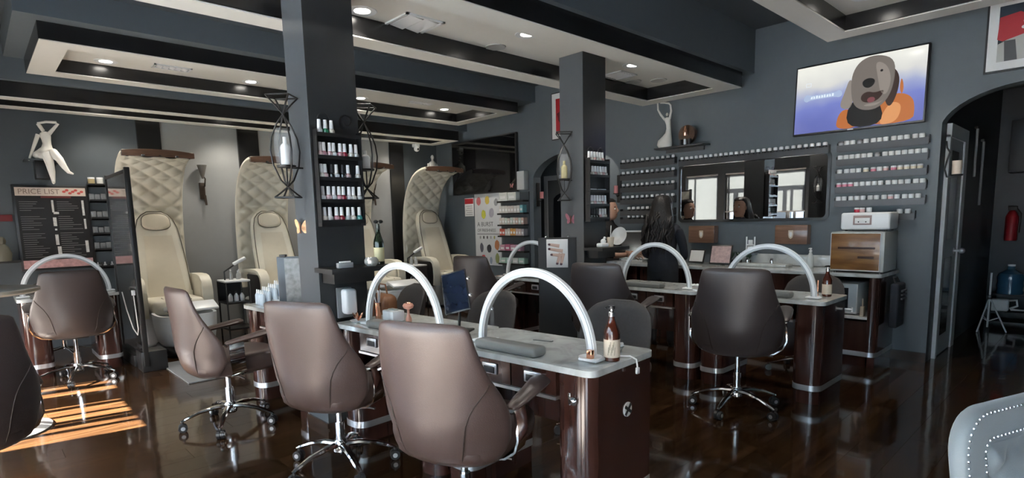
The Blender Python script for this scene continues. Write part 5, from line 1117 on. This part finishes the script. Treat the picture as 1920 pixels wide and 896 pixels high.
t = thing('torso_figure', 'small grey mannequin torso standing on top of the rightmost hood', 'figurine', (5.98, 8.28, 2.10)); MB().rings(S_((0, 0, 0, .05, .04), (0, 0, .07, .06, .045), (0, 0, .14, .045, .038), (0, 0, .22, .07, .045), (0, 0, .30, .085, .04), (0, 0, .335, .05, .03), (0, 0, .35, .02, .02), (0, 0, .38, .02, .02))).build('torso', mat('grey_resin', (.36, .37, .37), .5), t, angle=70); MB().ball((0, 0, .41), (.028, .032, .04)).build('head', MATS['grey_resin'], t)
for s_ in (-1, 1): MB().tube([(s_*.085, 0, .30), (s_*.10, 0, .2), (s_*.105, 0, .12)], [.02, .016, .012], 8).build('arm', MATS['grey_resin'], t)
# ---- pedicure trolleys
def trolley(label, x):
    t = thing('pedicure_trolley', label, 'trolley', (x, 7.72, 0), 0, 'pedicure trolleys between the chairs')
    for z in (.12, .45, .72): MB().rb((0, 0, z), (.30, .34, .025), .008).build('tray', WHITEP if z > .7 else BLACKPL, t)
    for a in (-.14, .14):
        for b in (-.16, .16): MB().cyl((a, b, 0), (a, b, .72), .01, n=8).build('post', BLACKM, t)
    MB().rb((0, .17, .58), (.30, .01, .28), .003).build('back_panel', BLACKPL, t)
    MB().tube([(-.10, 0, .735), (-.10, 0, .84), (.02, -.02, .92)], .01, 8).build('lamp_arm', BLACKM, t); MB().rb((.08, -.03, .965), (.17, .05, .04), .012, 3, Matrix.Rotation(-.45, 3, 'Y')).build('lamp_head', WHITEP, t)
    return t
for k, x in enumerate((2.40, 3.76, 5.12)):
    trolley('black and white pedicure trolley right of the %s pedicure chair' % nth(k), x)
    for j, (a, b, h_) in enumerate(((-.02, .02, .13), (.06, .0, .11), (.10, .08, .12))):
        pump_bottle('lotion_bottle', '%s clear lotion bottle on the trolley right of the %s pedicure chair' % (('left', 'middle', 'right')[j], nth(k)), (x+a, 7.72+b, .7325), h_, .024, mat('cloudy_lotion', (.48, .49, .48), .25), None, 'lotion bottles on the trolleys', WHITEP, False)
    for j in range(3): pump_bottle('lotion_bottle', '%s white bottle on the lower tray of the trolley right of the %s pedicure chair' % (('left', 'middle', 'right')[j], nth(k)), (x-.07+.07*j, 7.66, .4625), .12, .028, WHITEP, None, 'bottles on the lower trolley trays', BLACKPL, False)
# ---- round table and left-edge things
t = thing('round_table', 'round grey pedestal table at the left edge, its foot in the sun', 'table', (-.02, 5.30, 0)); MB().lathe([(0, .975), (.33, .975), (.35, .985), (.355, 1.0), (.35, 1.012), (.34, 1.016), (0, 1.016)], n=40).build('top', mat('dark_grey_top', (.12, .125, .12), .3), t); MB().lathe([(.352, .985), (.362, .99), (.362, 1.008), (.352, 1.012)], n=40).build('rim', mat('taupe_rim', (.26, .24, .2), .35), t); MB().cyl((0, 0, .03), (0, 0, .975), .035, n=16).build('stem', CHROME, t); MB().lathe([(0, 0), (.33, 0), (.335, .012), (.28, .03), (.05, .05), (0, .05)], n=36).build('foot', STEEL, t)
t = thing('menu_holder', 'clear menu holder with a white card on the round table', 'sign holder', (-.02, 5.32, 1.016)); MB().rb((0, 0, .06), (.10, .006, .12), .002).build('card', PAPER, t); MB().rb((0, 0, .005), (.12, .06, .01), .003).build('foot', mat('pale_glass', (.5, .54, .53), .08), t)
t = thing('small_bust', 'small olive figurine at the left edge below the red plaque', 'figurine', (.26, 8.40, 1.10)); MB().rb((0, .1, -.03), (.3, .3, .02), .004).build('ledge', BLACKM, t); MB().rings(S_((0, 0, -.02, .07, .06), (0, 0, .06, .08, .06), (0, 0, .13, .06, .05), (0, 0, .17, .03, .03))).build('bust', mat('olive_resin', (.10, .095, .07), .5), t, angle=70); MB().ball((0, 0, .20), (.04, .045, .05)).build('head', MATS['olive_resin'], t)
# ---- tufted grey chair at the lower right
VEL = mat('blue_grey_velvet', (.20, .235, .26), .6, var=.12, vs_=5, bump=.06, bs=300); VEL.node_tree.nodes['Principled BSDF'].inputs['Sheen Weight'].default_value = .4
tc_ = thing('tufted_chair', 'blue-grey tufted chair with nailhead trim at the lower right corner', 'chair', (2.10, -.10, 0), math.radians(-110))
NB = []
def outline(k): return k
HW_, Z0, Z1, RC = .36, .40, .865, .12
def inset(d):
    r = max(.01, RC-d); pts = [(-HW_+d, Z0)]
    for i in range(9): a = PI-PI/2*i/8; pts.append((-HW_+d+r+r*math.cos(a), Z1-d-r+r*math.sin(a)))
    for i in range(9): a = PI/2-PI/2*i/8; pts.append((HW_-d-r+r*math.cos(a), Z1-d-r+r*math.sin(a)))
    pts.append((HW_-d, Z0)); return pts
LEAN = lambda z: -.20-.14*(z-.4)
rg = [[(LEAN(z)-x_, y, z) for y, z in inset(d)] for x_, d in ((.0, .02), (-.02, .004), (-.05, 0), (.0, 0))]
b = MB(); A = inset(0); I = inset(.02); n = len(A)
lay = [(+.030, I), (.026, inset(.008)), (.018, A), (-.012, A), (-.020, inset(.008)), (-.024, I)]
b.rings([[(LEAN(z)+x_, y, z) for y, z in P_] for x_, P_ in lay]); b.build('back_frame', VEL, tc_, angle=50)
def tuft(u, v):
    y = (v-.5)*2*(HW_-.085); z = Z0+.02+(Z1-.09-Z0-.02)*u; a = (y/.155+(z-Z0)/.125); c = (y/.155-(z-Z0)/.125)
    h = abs(math.sin(PI*a/2))**.5*abs(math.sin(PI*c/2))**.5; e = min(1, (1-abs(2*v-1))/.12, (1-u)/.12)
    return (LEAN(z)+.032+.040*h*e, y, z)
MB().grid(tuft, 36, 40).build('tufted_panel', VEL, tc_, angle=180)
def tuftb(u, v):
    p = tuft(u, v); return (2*LEAN(p[2])-p[0]+.006, p[1], p[2])
MB().grid(tuftb, 36, 40).build('tufted_panel', VEL, tc_, angle=180)
NAILM = MB().ball((0, 0, 0), (.0042, .0042, .0042), 8, 4).build('tmp', CHROME); nm = NAILM.data; bpy.data.objects.remove(NAILM)
def nails(d, sp_, xo):
    P_ = inset(d); acc = 0
    for (a, b_) in zip(P_, P_[1:]):
        L = math.hypot(b_[0]-a[0], b_[1]-a[1]); s_ = sp_-acc
        while s_ <= L:
            y, z = a[0]+(b_[0]-a[0])*s_/L, a[1]+(b_[1]-a[1])*s_/L
            o = bpy.data.objects.new('nailhead', nm); COL.objects.link(o); o.parent = tc_; o.location = (LEAN(z)+xo, y, z); s_ += sp_
        acc = (acc+L) % sp_
nails(.012, .018, .027); nails(.075, .018, .034)
MB().rb((.08, 0, .40), (.58, .64, .16), .06, 4).build('seat', VEL, tc_)
BTN = mat('crystal_button', (.62, .66, .68), .1, .3, coat=.6)
for m_ in range(-3, 4):
    for n_ in range(-3, 4):
        y, z = .155*(m_+n_), Z0+.125*(m_-n_)
        if abs(y) < HW_-.1 and Z0+.03 < z < Z1-.1: MB().ball((LEAN(z)+.038, y, z), (.010, .014, .014), 10, 6).build('crystal_button', BTN, tc_)
for a in (-.18, .30):
    for s_ in (-.26, .26): MB().cyl((a, s_, .33), (a*1.08, s_*1.04, 0), .022, .014, 12).build('leg', ESPRESSO, tc_)
# ---- corridor clutter
t = thing('tripod', 'white folding tripod standing in the dark corridor', 'tripod', (8.45, .97, 0)); 
for k in range(3): a = 2*PI*k/3+.6; MB().cyl((0, 0, .40), (.17*math.cos(a), .17*math.sin(a), .005), .008, n=8).build('leg', WHITEM, t); MB().cyl((0, 0, .12), (.10*math.cos(a), .10*math.sin(a), .17), .005, n=6).build('brace', WHITEM, t)
MB().cyl((0, 0, .05), (0, 0, .68), .010, n=10).build('centre_pole', WHITEM, t); MB().rb((0, 0, .40), (.04, .04, .05), .008).build('collar', BLACKPL, t)
t = thing('low_shelf', 'dark low shelf at the end of the corridor', 'shelf', (9.35, .6, 0))
for z in (.02, .14, .36): MB().box(-.2, .2, -.45, .45, z-.02, z).build('board', BLACKM, t, smooth=False)
for y in (-.44, .43): MB().box(-.2, .2, y, y+.015, 0, .36).build('side', BLACKM, t, smooth=False)
t = thing('watering_can', 'white plastic watering can on the corridor shelf', 'watering can', (9.22, .95, .14)); MB().rb((0, .02, .08), (.12, .20, .15), .02, 3).build('body', WHITEP, t); MB().tube([(0, -.08, .14), (0, -.15, .15), (0, -.16, .08), (0, -.09, .04)], .013, 8).build('handle', WHITEP, t); MB().tube([(0, -.10, .03), (0, -.22, .03), (0, -.25, .05)], [.014, .009, .009], 8).build('spout', WHITEP, t)
t = thing('water_jug', 'large blue water bottle in the dark corridor', 'water bottle', (9.28, .88, .361)); BLU = mat('blue_water_plastic', (.04, .12, .20), .12, coat=.5); MB().lathe([(0, 0), (.13, 0), (.135, .02), (.128, .06), (.135, .10), (.128, .15), (.135, .2), (.12, .25), (.04, .30), (.035, .34), (0, .34)], n=20).build('bottle', BLU, t); MB().lathe([(0, .34), (.037, .34), (.037, .36), (0, .36)], n=14).build('cap', WHITEP, t)
t = thing('fire_extinguisher', 'red fire extinguisher on the dark corridor end wall', 'extinguisher', (9.62, .95, 1.0)); MB().lathe([(0, 0), (.06, 0), (.065, .02), (.065, .30), (.04, .36), (.02, .38), (0, .38)], n=18).build('cylinder', RED, t); MB().rb((0, 0, .41), (.04, .09, .05), .008).build('valve', BLACKM, t); MB().tube([(0, -.04, .40), (0, -.08, .34), (-.03, -.075, .1)], .01, 6).build('hose', BLACKPL, t); MB().box(.05, .078, -.04, .04, .1, .3).build('wall_clip', STEEL, t, smooth=False)
t = thing('wall_cabinet', 'dark wall cabinet high at the end of the corridor', 'cabinet', (9.52, .70, 2.15)); MB().rb((0, 0, 0), (.36, .60, .62), .006).build('body', mat('slate_cabinet', (.05, .055, .062), .5), t)
for s_ in (-.15, .15): o = MB().rb((-.185, s_, 0), (.012, .285, .58), .003).build('door', mat('slate_cabinet', (.05, .055, .062), .5), t); MB().rb((-.196, s_*.2, -.2), (.012, .012, .08), .003).build('handle', STEEL, o)
d3 = struct(MB().box(9.66, 9.70, -.35, .58, 0, 2.05).build('door_3', DOORW, smooth=False)); MB().box(9.65, 9.70, .58, .68, 0, 2.12).build('door_casing', MATS['casing_white'], d3, smooth=False)
for k, (x, z0, z1) in enumerate(((7.9, 1.75, 2.25), (8.35, 1.45, 2.15))): t = thing('hanging_tube', '%s pale tube hanging on the dark corridor wall' % ('shorter', 'longer')[k], 'tube', (x, 1.12, 0)); MB().cyl((0, 0, z0), (0, 0, z1), .012, n=8).build('tube', mat('pale_tube', (.35, .36, .36), .4), t); MB().rb((0, .012, z1+.015), (.03, .03, .03), .005).build('holder', BLACKM, t)
# ------------------------------------------------------------------ people
def skin_body(name, verts, edges, mats_, parent, lvl=2):
    me = bpy.data.meshes.new(name); me.from_pydata([v[:3] for v in verts], edges, []); o = bpy.data.objects.new(name, me); COL.objects.link(o)
    md = o.modifiers.new('skin', 'SKIN'); md.use_smooth_shade = True; sv = me.skin_vertices[0].data if me.skin_vertices else None
    if sv is None:
        bm = bmesh.new(); bm.from_mesh(me); bm.verts.layers.skin.verify(); bm.to_mesh(me); bm.free(); sv = me.skin_vertices[0].data
    for i, v in enumerate(verts): sv[i].radius = (v[3], v[4] if len(v) > 4 else v[3]); sv[i].use_root = (i == 0)
    sb = o.modifiers.new('sub', 'SUBSURF'); sb.levels = lvl; sb.render_levels = lvl
    dg = bpy.context.evaluated_depsgraph_get(); m2 = bpy.data.meshes.new_from_object(o.evaluated_get(dg)); bpy.data.objects.remove(o); m2.name = name
    m2.materials.clear()
    for m_ in mats_: m2.materials.append(m_)
    m2.shade_smooth(); o = bpy.data.objects.new(name, m2); COL.objects.link(o); o.parent = parent; return o
SKIN = mat('skin', (.42, .24, .17), .5, var=.06); HAIR = mat('black_hair', (.010, .008, .008), .45, var=.4, vs_=60, bump=.5, bs=90); NAVY = mat('navy_cloth', (.018, .021, .030), .85, var=.2, bump=.25, bs=60); JEAN = mat('dark_trousers', (.014, .015, .02), .85, var=.2, bump=.2)
def person(label, loc, rz, hair_long, reach, top):
    t = thing('person', label, 'person', loc, rz)
    # local: faces +x, standing
    V = [(0, 0, .92, .13, .16), (0, 0, 1.05, .115, .145), (.0, 0, 1.20, .12, .165), (.0, 0, 1.32, .10, .16), (0, 0, 1.39, .055, .07), (.01, 0, 1.45, .048, .05)]
    E_ = [(i, i+1) for i in range(5)]
    def chain(st, pts):
        k = st
        for p in pts: V.append(p); E_.append((k, len(V)-1)); k = len(V)-1
    for s_ in (-1, 1):
        chain(3, [(0, s_*.165, 1.31, .062), (.02, s_*.21, 1.16, .05), (.05, s_*.225, 1.03, .042), (.18, s_*.17, 1.0+reach, .036), (.27, s_*.12, 1.01+reach, .028)])
        chain(0, [(0, s_*.09, .82, .095), (.01, s_*.10, .62, .075), (.015, s_*.10, .48, .056), (0, s_*.10, .28, .052), (-.01, s_*.10, .09, .036), (.03, s_*.105, .045, .036), (.13, s_*.115, .03, .028)])
    body = skin_body('body', V, E_, [top, SKIN, JEAN, BLACKPL], t)
    for p in body.data.polygons:
        c = p.center
        if c.z > 1.42 or (c.x > .14 and .9 < c.z < 1.2): p.material_index = 1
        elif c.z < .10: p.material_index = 3
        elif c.z < .88: p.material_index = 2
    h_ = MB(); rg = []
    for z, rx, ry, x in ((1.42, .045, .045, .015), (1.445, .062, .058, .025), (1.47, .076, .064, .022), (1.50, .085, .070, .014), (1.54, .092, .075, .008), (1.58, .093, .076, .004), (1.62, .080, .068, -.002), (1.645, .050, .045, -.006), (1.655, .015, .015, -.006)):
        rg.append([(x+rx*math.cos(2*PI*j/20), ry*math.sin(2*PI*j/20), z) for j in range(20)])
    h_.rings(rg); h_.tube([(.095, 0, 1.56), (.112, 0, 1.525), (.10, 0, 1.51)], [.008, .014, .010], 8); hd = h_.build('head', SKIN, t, angle=70)
    for s_ in (-1, 1):
        MB().ball((.086, s_*.032, 1.548), (.012, .014, .009), 8, 6).build('eye', PAPER, hd); MB().ball((.096, s_*.032, 1.548), .005, 6, 5).build('iris', BLACKPL, hd); MB().ball((.0, s_*.077, 1.535), (.018, .008, .028), 8, 6).build('ear', SKIN, hd); MB().tube([(.09, s_*.018, 1.572), (.086, s_*.048, 1.570)], .004, 5).build('eyebrow', HAIR, hd)
    MB().ball((.092, 0, 1.485), (.010, .024, .008), 10, 6).build('mouth', mat('lip', (.32, .11, .10), .5), hd)
    for s_ in (-1, 1):
        hm = MB().rb((.305, s_*.105, 1.005+reach), (.07, .022, .062), .010, 3)
        for f in range(4):
            z = 1.03+reach-.017*f; L = (.062, .07, .066, .05)[f]; hm.tube([(.335, s_*.104, z), (.335+L*.5, s_*.10, z-.006), (.335+L*.85, s_*.09, z-.02), (.335+L, s_*.08, z-.032)], [.0085, .008, .007, .005], 7)
        hm.tube([(.285, s_*.096, 1.03+reach), (.305, s_*.075, 1.045+reach), (.33, s_*.066, 1.04+reach)], [.010, .009, .006], 7); hm.build('hand', SKIN, t, angle=60)
    r_ = random.Random(4); hb = MB(); rg = []
    prof = [(1.675, .03, .03, -.02), (1.665, .07, .06, -.02), (1.64, .10, .085, -.02), (1.59, .115, .10, -.028), (1.53, .11, .108, -.045)]
    if hair_long: prof += [(1.46, .10, .125, -.065), (1.38, .09, .145, -.085), (1.30, .08, .155, -.095), (1.22, .07, .15, -.10), (1.15, .055, .12, -.10), (1.11, .03, .07, -.10)]
    else: prof += [(1.48, .07, .085, -.05), (1.45, .03, .05, -.05)]
    for i, (z, rx, ry, x) in enumerate(prof):
        ring = []
        for j in range(30):
            a = 2*PI*j/30; k = 1+.05*math.sin(7*a+i*1.7)+.04*math.sin(11*a-i); cx = x+rx*k*math.cos(a)
            if math.cos(a) > .2 and z < 1.62: cx = min(cx, .012-(1.62-z)*.15)
            ring.append((cx, ry*k*math.sin(a), z))
        rg.append(ring)
    hb.rings(rg)
    if hair_long:
        for k in range(46):
            y = r_.uniform(-.15, .15); x = -.155-.03*math.cos(y*9)+r_.uniform(-.02, .02); z = r_.uniform(1.25, 1.5); pts = [(x+.06*(1 if i == 0 else 0)+.012*math.sin(i*1.9+k), y+.014*math.cos(i*2.2+k), z-.05*i) for i in range(5)]
            hb.tube(pts, [.012, .015, .013, .010, .003], 5)
    hb.build('hair', HAIR, t, angle=80); return t
person('person with long black wavy hair and dark top, back to the viewer at the counter', (5.42, 3.37, -.045), .15, True, .0, NAVY)
person('person in black, mostly hidden behind the polish rack of the right column', (5.44, 4.10, -.045), math.radians(-75), False, .02, mat('black_cloth', (.012, .012, .013), .85, bump=.2))
# ---- last pieces around the far arch
t = thing('table_mirror', 'pale framed tabletop mirror on the counter left of the woman', 'mirror', (6.14, 4.24, .857), .1)
MB().rb((0, 0, .20), (.02, .46, .36), .006, 2, Matrix.Rotation(.12, 3, 'Y')).build('frame', WHITEM, t); MB().rb((-.012, 0, .20), (.003, .42, .32), .001, 1, Matrix.Rotation(.12, 3, 'Y')).build('mirror_glass', mat('dim_mirror', (.5, .5, .5), .08, .9), t); MB().box(-.05, .07, -.15, .15, 0, .012).build('foot', WHITEM, t, smooth=False)
for lb_, x, y, rz_ in (('black sconce with a pink candle left of the far arch', 6.43, 6.194, PI/2), ('black sconce with a pink candle right of the far arch', 6.335, 4.60, 0)):
    t = thing('candle_sconce', lb_, 'sconce', (x, y, 1.72), rz_, 'pink candle sconces at the far arch')
    MB().rb((-.006, 0, .06), (.012, .07, .36), .005).build('back_plate', BLACKM, t); MB().tube([(-.01, 0, -.03), (-.06, 0, -.04), (-.08, 0, -.01)], .006, 6).build('arm', BLACKM, t); MB().lathe([(0, -.01), (.035, -.01), (.04, 0), (0, 0)], (-.08, 0, 0), 14).build('dish', BLACKM, t); MB().lathe([(0, 0), (.028, 0), (.028, .10), (0, .10)], (-.08, 0, 0), 14).build('candle', mat('pink_wax', (.60, .22, .22), .5), t)
